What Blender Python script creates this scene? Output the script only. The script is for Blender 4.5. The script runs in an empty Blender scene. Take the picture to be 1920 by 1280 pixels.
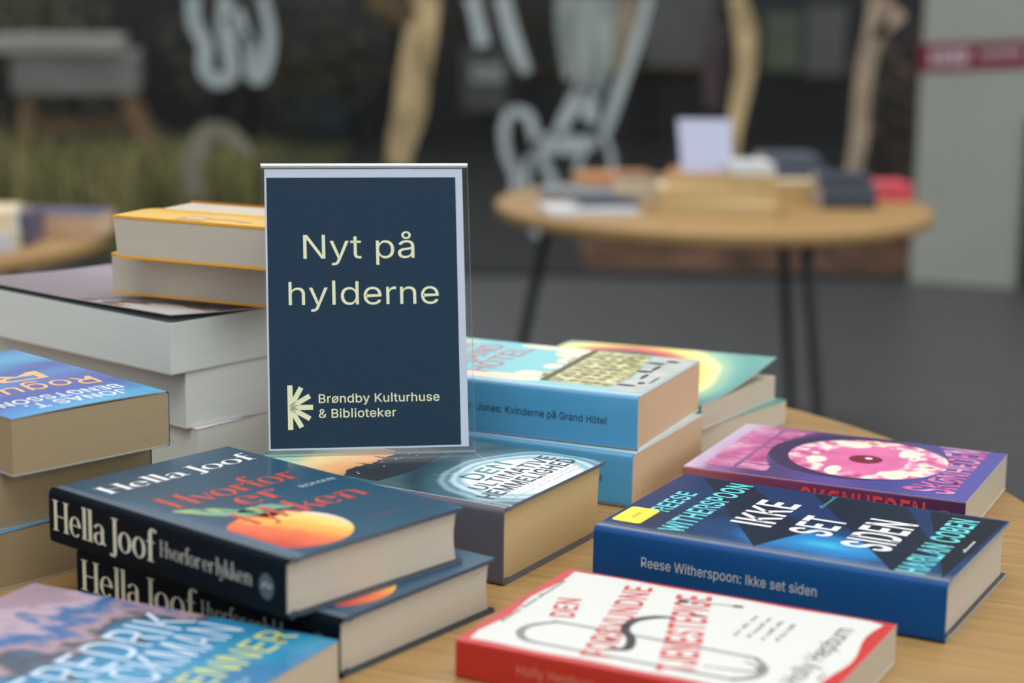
import bpy, bmesh, math, random
from mathutils import Vector, Matrix
from mathutils.geometry import tessellate_polygon
sc = bpy.context.scene
COL = sc.collection
R = math.radians
random.seed(7)
TZ = 0.74                                  # height of the near table top above the floor
CAM_H = TZ + 0.4055

# ------------------------------------------------------------------ camera
F_PX, PITCH, ROLL = 3611.15, R(11.1665), R(0.8318)
cd = bpy.data.cameras.new('camera'); cam = bpy.data.objects.new('camera', cd); COL.objects.link(cam)
cd.sensor_width = 36.0; cd.lens = F_PX / 1920 * 36
cd.clip_start = 0.05; cd.clip_end = 200
CAM_M = Matrix.Translation((0, 0, CAM_H)) @ Matrix.Rotation(math.pi/2 - PITCH, 4, 'X') @ Matrix.Rotation(ROLL, 4, 'Z')
cam.matrix_world = CAM_M
cd.dof.use_dof = True; cd.dof.focus_distance = 1.365; cd.dof.aperture_fstop = 4.0; cd.dof.aperture_blades = 9
sc.camera = cam

# ------------------------------------------------------------------ world, lights, exposure
vs = sc.view_settings
vs.view_transform = 'Standard'; vs.look = 'None'; vs.gamma = 1; vs.use_curve_mapping = False; vs.exposure = 0.0
W = bpy.data.worlds.new('world'); sc.world = W; W.use_nodes = True
nt = W.node_tree; nt.nodes.clear()
_tc = nt.nodes.new('ShaderNodeTexCoord'); _sx = nt.nodes.new('ShaderNodeSeparateXYZ'); _rp = nt.nodes.new('ShaderNodeValToRGB')
_bg = nt.nodes.new('ShaderNodeBackground'); _wo = nt.nodes.new('ShaderNodeOutputWorld'); _mr = nt.nodes.new('ShaderNodeMapRange')
nt.links.new(_tc.outputs['Generated'], _sx.inputs[0]); nt.links.new(_sx.outputs['Z'], _mr.inputs['Value'])
_mr.inputs['From Min'].default_value = -1; _mr.inputs['From Max'].default_value = 1
nt.links.new(_mr.outputs[0], _rp.inputs[0]); nt.links.new(_rp.outputs[0], _bg.inputs[0]); nt.links.new(_bg.outputs[0], _wo.inputs[0])
cr = _rp.color_ramp
cr.elements[0].position = 0.0; cr.elements[0].color = (0.12, 0.12, 0.12, 1)
cr.elements[1].position = 1.0; cr.elements[1].color = (0.80, 0.83, 0.86, 1)
for pos, c in ((0.47, (0.20, 0.20, 0.20, 1)), (0.52, (0.48, 0.54, 0.61, 1)), (0.62, (0.56, 0.62, 0.69, 1)), (0.80, (0.70, 0.74, 0.79, 1))):
    e = cr.elements.new(pos); e.color = c
_bg.inputs[1].default_value = 1.15

def area(name, loc, target, sx, sy, power, col):
    l = bpy.data.lights.new(name, 'AREA'); l.shape = 'RECTANGLE'; l.size = sx; l.size_y = sy; l.energy = power; l.color = col
    o = bpy.data.objects.new(name, l); COL.objects.link(o); o.location = loc
    o.rotation_euler = (Vector(target) - Vector(loc)).to_track_quat('-Z', 'Y').to_euler()
    return o
area('window_daylight', (5.5, 2.0, 2.6), (0.2, 1.4, 0.7), 4.0, 2.4, 90, (1.0, 0.95, 0.88))     # daylight from the windows on the right
area('overhead_light', (0.1, 0.1, 3.5), (0.0, 1.4, 0.74), 2.6, 1.2, 62, (1.0, 0.96, 0.90))   # ceiling lamps
area('overhead_light', (0.3, 4.3, 3.4), (0.3, 4.5, 0.0), 2.6, 0.6, 48, (1.0, 0.95, 0.88))  # unseen light added overhead to brighten the far table

# ------------------------------------------------------------------ materials
def lin(c):
    return tuple((v/255/12.92 if v/255 <= 0.04045 else ((v/255+0.055)/1.055)**2.4) for v in c) + (1.0,)
MATS = {}
def mat(name, rgb, rough=0.5, spec=0.5, noise=0.0, nscale=(60, 60, 60), coat=0.0, metal=0.0, bump=0.0, trans=0.0):
    """plain coloured surface; rgb is the sRGB colour of the thing itself, noise mottles it"""
    if name in MATS: return MATS[name]
    m = bpy.data.materials.new(name); m.use_nodes = True; n = m.node_tree; b = n.nodes['Principled BSDF']
    b.inputs['Roughness'].default_value = rough; b.inputs['Specular IOR Level'].default_value = spec
    b.inputs['Coat Weight'].default_value = coat; b.inputs['Coat Roughness'].default_value = 0.12; b.inputs['Metallic'].default_value = metal
    c = lin(rgb)
    b.inputs['Base Color'].default_value = c
    if noise or bump:
        tc = n.nodes.new('ShaderNodeTexCoord'); mp = n.nodes.new('ShaderNodeMapping'); nz = n.nodes.new('ShaderNodeTexNoise')
        mp.inputs['Scale'].default_value = nscale; nz.inputs['Scale'].default_value = 1.0; nz.inputs['Detail'].default_value = 5
        n.links.new(tc.outputs['Object'], mp.inputs[0]); n.links.new(mp.outputs[0], nz.inputs['Vector'])
        if noise:
            rp = n.nodes.new('ShaderNodeValToRGB'); n.links.new(nz.outputs['Fac'], rp.inputs[0])
            rp.color_ramp.elements[0].position = 0.3; rp.color_ramp.elements[1].position = 0.7
            rp.color_ramp.elements[0].color = tuple(max(0, v*(1-noise)) for v in c[:3]) + (1,)
            rp.color_ramp.elements[1].color = tuple(min(1, v*(1+noise)) for v in c[:3]) + (1,)
            n.links.new(rp.outputs[0], b.inputs['Base Color'])
        if bump:
            bm = n.nodes.new('ShaderNodeBump'); bm.inputs['Strength'].default_value = bump; bm.inputs['Distance'].default_value = 0.001
            n.links.new(nz.outputs['Fac'], bm.inputs['Height']); n.links.new(bm.outputs[0], b.inputs['Normal'])
    MATS[name] = m
    return m

def art(name, mode, stops, center=(0, 0), scale=(1, 1), axis=(1, 0), noise=0.0, nscale=30.0, nstretch=(1, 1, 1), rough=0.3, coat=0.3, interp='EASE', spec=0.5):
    """printed cover artwork: colours laid out along a radius, a line or a noise field in the book's own coordinates"""
    if name in MATS: return MATS[name]
    m = bpy.data.materials.new(name); m.use_nodes = True; n = m.node_tree; b = n.nodes['Principled BSDF']
    b.inputs['Roughness'].default_value = rough; b.inputs['Coat Weight'].default_value = coat; b.inputs['Coat Roughness'].default_value = 0.15
    b.inputs['Specular IOR Level'].default_value = spec
    tc = n.nodes.new('ShaderNodeTexCoord')
    nz = n.nodes.new('ShaderNodeTexNoise'); nm = n.nodes.new('ShaderNodeMapping'); nm.inputs['Scale'].default_value = nstretch
    n.links.new(tc.outputs['Object'], nm.inputs[0]); n.links.new(nm.outputs[0], nz.inputs['Vector'])
    nz.inputs['Scale'].default_value = nscale; nz.inputs['Detail'].default_value = 4
    if mode == 'noise':
        fac = nz.outputs['Fac']
    else:
        mp = n.nodes.new('ShaderNodeMapping'); mp.vector_type = 'POINT'
        if mode == 'radial':
            mp.inputs['Location'].default_value = (-center[0]/scale[0], -center[1]/scale[1], 0); mp.inputs['Scale'].default_value = (1/scale[0], 1/scale[1], 0)
            n.links.new(tc.outputs['Object'], mp.inputs[0])
            ln = n.nodes.new('ShaderNodeVectorMath'); ln.operation = 'LENGTH'; n.links.new(mp.outputs[0], ln.inputs[0]); fac = ln.outputs['Value']
        else:
            d = n.nodes.new('ShaderNodeVectorMath'); d.operation = 'DOT_PRODUCT'; d.inputs[1].default_value = (axis[0]/scale[0], axis[1]/scale[0], 0)
            n.links.new(tc.outputs['Object'], d.inputs[0])
            ad = n.nodes.new('ShaderNodeMath'); ad.operation = 'ADD'; ad.inputs[1].default_value = -(center[0]*axis[0]+center[1]*axis[1])/scale[0]
            n.links.new(d.outputs['Value'], ad.inputs[0]); fac = ad.outputs[0]
        if noise:
            s = n.nodes.new('ShaderNodeMath'); s.operation = 'MULTIPLY_ADD'; s.inputs[1].default_value = noise*2; s.inputs[2].default_value = -noise
            n.links.new(nz.outputs['Fac'], s.inputs[0])
            a2 = n.nodes.new('ShaderNodeMath'); a2.operation = 'ADD'; n.links.new(fac, a2.inputs[0]); n.links.new(s.outputs[0], a2.inputs[1]); fac = a2.outputs[0]
    rp = n.nodes.new('ShaderNodeValToRGB'); rp.color_ramp.interpolation = interp
    els = rp.color_ramp.elements
    els[0].position, els[0].color = stops[0][0], lin(stops[0][1]); els[1].position, els[1].color = stops[-1][0], lin(stops[-1][1])
    for p, c in stops[1:-1]:
        e = els.new(p); e.color = lin(c)
    n.links.new(fac, rp.inputs[0]); n.links.new(rp.outputs[0], b.inputs['Base Color'])
    MATS[name] = m
    return m

def pages(name, rgb):
    """edge of a paper block: fine lines along the leaves"""
    if name in MATS: return MATS[name]
    m = bpy.data.materials.new(name); m.use_nodes = True; n = m.node_tree; b = n.nodes['Principled BSDF']
    b.inputs['Roughness'].default_value = 0.85; b.inputs['Specular IOR Level'].default_value = 0.15
    tc = n.nodes.new('ShaderNodeTexCoord'); mp = n.nodes.new('ShaderNodeMapping'); nz = n.nodes.new('ShaderNodeTexNoise')
    mp.inputs['Scale'].default_value = (9, 9, 1500); nz.inputs['Scale'].default_value = 1; nz.inputs['Detail'].default_value = 3
    n.links.new(tc.outputs['Object'], mp.inputs[0]); n.links.new(mp.outputs[0], nz.inputs['Vector'])
    rp = n.nodes.new('ShaderNodeValToRGB'); c = lin(rgb)
    rp.color_ramp.elements[0].position = .3; rp.color_ramp.elements[0].color = tuple(v*.92 for v in c[:3]) + (1,)
    rp.color_ramp.elements[1].position = .65; rp.color_ramp.elements[1].color = c
    n.links.new(nz.outputs['Fac'], rp.inputs[0]); n.links.new(rp.outputs[0], b.inputs['Base Color'])
    MATS[name] = m
    return m

def clear(name, tint, rough, refl=1.0):
    """thin clear sheet: see-through with a Fresnel reflection"""
    if name in MATS: return MATS[name]
    m = bpy.data.materials.new(name); m.use_nodes = True; n = m.node_tree; n.nodes.clear()
    o = n.nodes.new('ShaderNodeOutputMaterial'); mx = n.nodes.new('ShaderNodeMixShader'); t = n.nodes.new('ShaderNodeBsdfTransparent'); g = n.nodes.new('ShaderNodeBsdfGlossy')
    t.inputs[0].default_value = tint; g.inputs['Roughness'].default_value = rough; g.inputs['Color'].default_value = (1, 1, 1, 1)
    f = n.nodes.new('ShaderNodeLayerWeight'); f.inputs[0].default_value = .5
    pw = n.nodes.new('ShaderNodeMath'); pw.operation = 'POWER'; pw.inputs[1].default_value = 5; sm = n.nodes.new('ShaderNodeMath'); sm.operation = 'MULTIPLY_ADD'; sm.inputs[1].default_value = .96*refl; sm.inputs[2].default_value = .04*refl
    n.links.new(f.outputs['Facing'], pw.inputs[0]); n.links.new(pw.outputs[0], sm.inputs[0]); n.links.new(sm.outputs[0], mx.inputs[0]); n.links.new(t.outputs[0], mx.inputs[1]); n.links.new(g.outputs[0], mx.inputs[2]); n.links.new(mx.outputs[0], o.inputs[0])
    MATS[name] = m
    return m

def wood(name, dark, light, grain=(5, 70, 70), rough=0.45):
    if name in MATS: return MATS[name]
    m = bpy.data.materials.new(name); m.use_nodes = True; n = m.node_tree; b = n.nodes['Principled BSDF']
    b.inputs['Roughness'].default_value = rough; b.inputs['Specular IOR Level'].default_value = .35
    tc = n.nodes.new('ShaderNodeTexCoord'); mp = n.nodes.new('ShaderNodeMapping'); mp.inputs['Scale'].default_value = grain
    nz = n.nodes.new('ShaderNodeTexNoise'); nz.inputs['Scale'].default_value = 1; nz.inputs['Detail'].default_value = 7; nz.inputs['Roughness'].default_value = .62; nz.inputs['Distortion'].default_value = .5
    n2 = n.nodes.new('ShaderNodeTexNoise'); n2.inputs['Scale'].default_value = 1; n2.inputs['Detail'].default_value = 3
    m2 = n.nodes.new('ShaderNodeMapping'); m2.inputs['Scale'].default_value = (grain[0]*2.5, grain[1]*6, grain[2]*6)
    n.links.new(tc.outputs['Object'], mp.inputs[0]); n.links.new(mp.outputs[0], nz.inputs['Vector'])
    n.links.new(tc.outputs['Object'], m2.inputs[0]); n.links.new(m2.outputs[0], n2.inputs['Vector'])
    mx = n.nodes.new('ShaderNodeMath'); mx.operation = 'MULTIPLY_ADD'; mx.inputs[1].default_value = .45
    n.links.new(n2.outputs['Fac'], mx.inputs[0]); 
    sc_ = n.nodes.new('ShaderNodeMath'); sc_.operation = 'MULTIPLY'; sc_.inputs[1].default_value = .6
    n.links.new(nz.outputs['Fac'], sc_.inputs[0]); n.links.new(sc_.outputs[0], mx.inputs[2])
    rp = n.nodes.new('ShaderNodeValToRGB'); rp.color_ramp.elements[0].position = .36; rp.color_ramp.elements[1].position = .66
    rp.color_ramp.elements[0].color = lin(dark); rp.color_ramp.elements[1].color = lin(light)
    n.links.new(mx.outputs[0], rp.inputs[0]); n.links.new(rp.outputs[0], b.inputs['Base Color'])
    bm = n.nodes.new('ShaderNodeBump'); bm.inputs['Strength'].default_value = .12; bm.inputs['Distance'].default_value = .0006
    n.links.new(mx.outputs[0], bm.inputs['Height']); n.links.new(bm.outputs[0], b.inputs['Normal'])
    MATS[name] = m
    return m

# ------------------------------------------------------------------ mesh helpers
class MB:
    def __init__(s): s.v = []; s.f = []; s.m = []; s.mats = []
    def mi(s, m):
        if m not in s.mats: s.mats.append(m)
        return s.mats.index(m)
    def face(s, pts, m):
        i = len(s.v); s.v += [tuple(p) for p in pts]; s.f.append(tuple(range(i, i+len(pts)))); s.m.append(s.mi(m))
    def add(s, verts, faces, m):
        i = len(s.v); s.v += [tuple(p) for p in verts]; k = s.mi(m)
        for f in faces: s.f.append(tuple(i+a for a in f)); s.m.append(k)
    def box(s, x0, x1, y0, y1, z0, z1, m):
        v = [(x, y, z) for z in (z0, z1) for y in (y0, y1) for x in (x0, x1)]
        s.add(v, [(0, 2, 3, 1), (4, 5, 7, 6), (0, 1, 5, 4), (2, 6, 7, 3), (0, 4, 6, 2), (1, 3, 7, 5)], m)
    def grid(s, fn, nu, nv, m):
        v = [fn(i/nu, j/nv) for j in range(nv+1) for i in range(nu+1)]
        s.add(v, [(j*(nu+1)+i, j*(nu+1)+i+1, (j+1)*(nu+1)+i+1, (j+1)*(nu+1)+i) for j in range(nv) for i in range(nu)], m)
    def tube(s, pts, r, m, n=10, cap=True):
        pts = [Vector(p) for p in pts]; rs = r if isinstance(r, (list, tuple)) else [r]*len(pts); v = []
        up = Vector((0.31, 0.17, 0.93))
        for k, p in enumerate(pts):
            d = (pts[min(k+1, len(pts)-1)] - pts[max(k-1, 0)]).normalized(); a = d.cross(up).normalized(); b2 = d.cross(a)
            v += [p + (a*math.cos(2*math.pi*j/n) + b2*math.sin(2*math.pi*j/n))*rs[k] for j in range(n)]
        f = [(k*n+j, k*n+(j+1) % n, (k+1)*n+(j+1) % n, (k+1)*n+j) for k in range(len(pts)-1) for j in range(n)]
        if cap: f += [tuple(range(n-1, -1, -1)), tuple((len(pts)-1)*n+j for j in range(n))]
        s.add(v, f, m)
    def build(s, name, parent=None, smooth=False, bevel=0.0, merge=False):
        me = bpy.data.meshes.new(name); me.from_pydata(s.v, [], s.f)
        for m in s.mats: me.materials.append(m)
        me.polygons.foreach_set('material_index', s.m)
        if merge:
            bm = bmesh.new(); bm.from_mesh(me); bmesh.ops.remove_doubles(bm, verts=bm.verts, dist=1e-5); bmesh.ops.recalc_face_normals(bm, faces=bm.faces); bm.to_mesh(me); bm.free()
        if smooth:
            me.polygons.foreach_set('use_smooth', [True]*len(me.polygons))
            me.set_sharp_from_angle(angle=R(38))
        me.update()
        o = bpy.data.objects.new(name, me); COL.objects.link(o); o.parent = parent
        if bevel:
            b = o.modifiers.new('bevel', 'BEVEL'); b.width = bevel; b.segments = 2; b.limit_method = 'ANGLE'; b.angle_limit = R(50)
        return o
def empty(name, loc, rz, label, cat, group=None):
    o = bpy.data.objects.new(name, None); COL.objects.link(o); o.location = loc; o.rotation_euler = (0, 0, rz); o.empty_display_size = .02
    o['label'] = label; o['category'] = cat
    if group: o['group'] = group
    return o
def tag(o, label, cat, group=None):
    o['label'] = label; o['category'] = cat
    if group: o['group'] = group
    return o
def struct(o): o['kind'] = 'structure'; return o
def dup(root, loc, rz, label, group=None):
    r = root.copy(); COL.objects.link(r); r.location = loc; r.rotation_euler = (0, 0, rz); r['label'] = label
    if group: r['group'] = group
    for ch in list(root.children):
        c = ch.copy(); COL.objects.link(c); c.parent = r
        for g in list(ch.children):
            d = g.copy(); COL.objects.link(d); d.parent = c
    return r

# ------------------------------------------------------------------ lettering
_tx = {}
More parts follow.
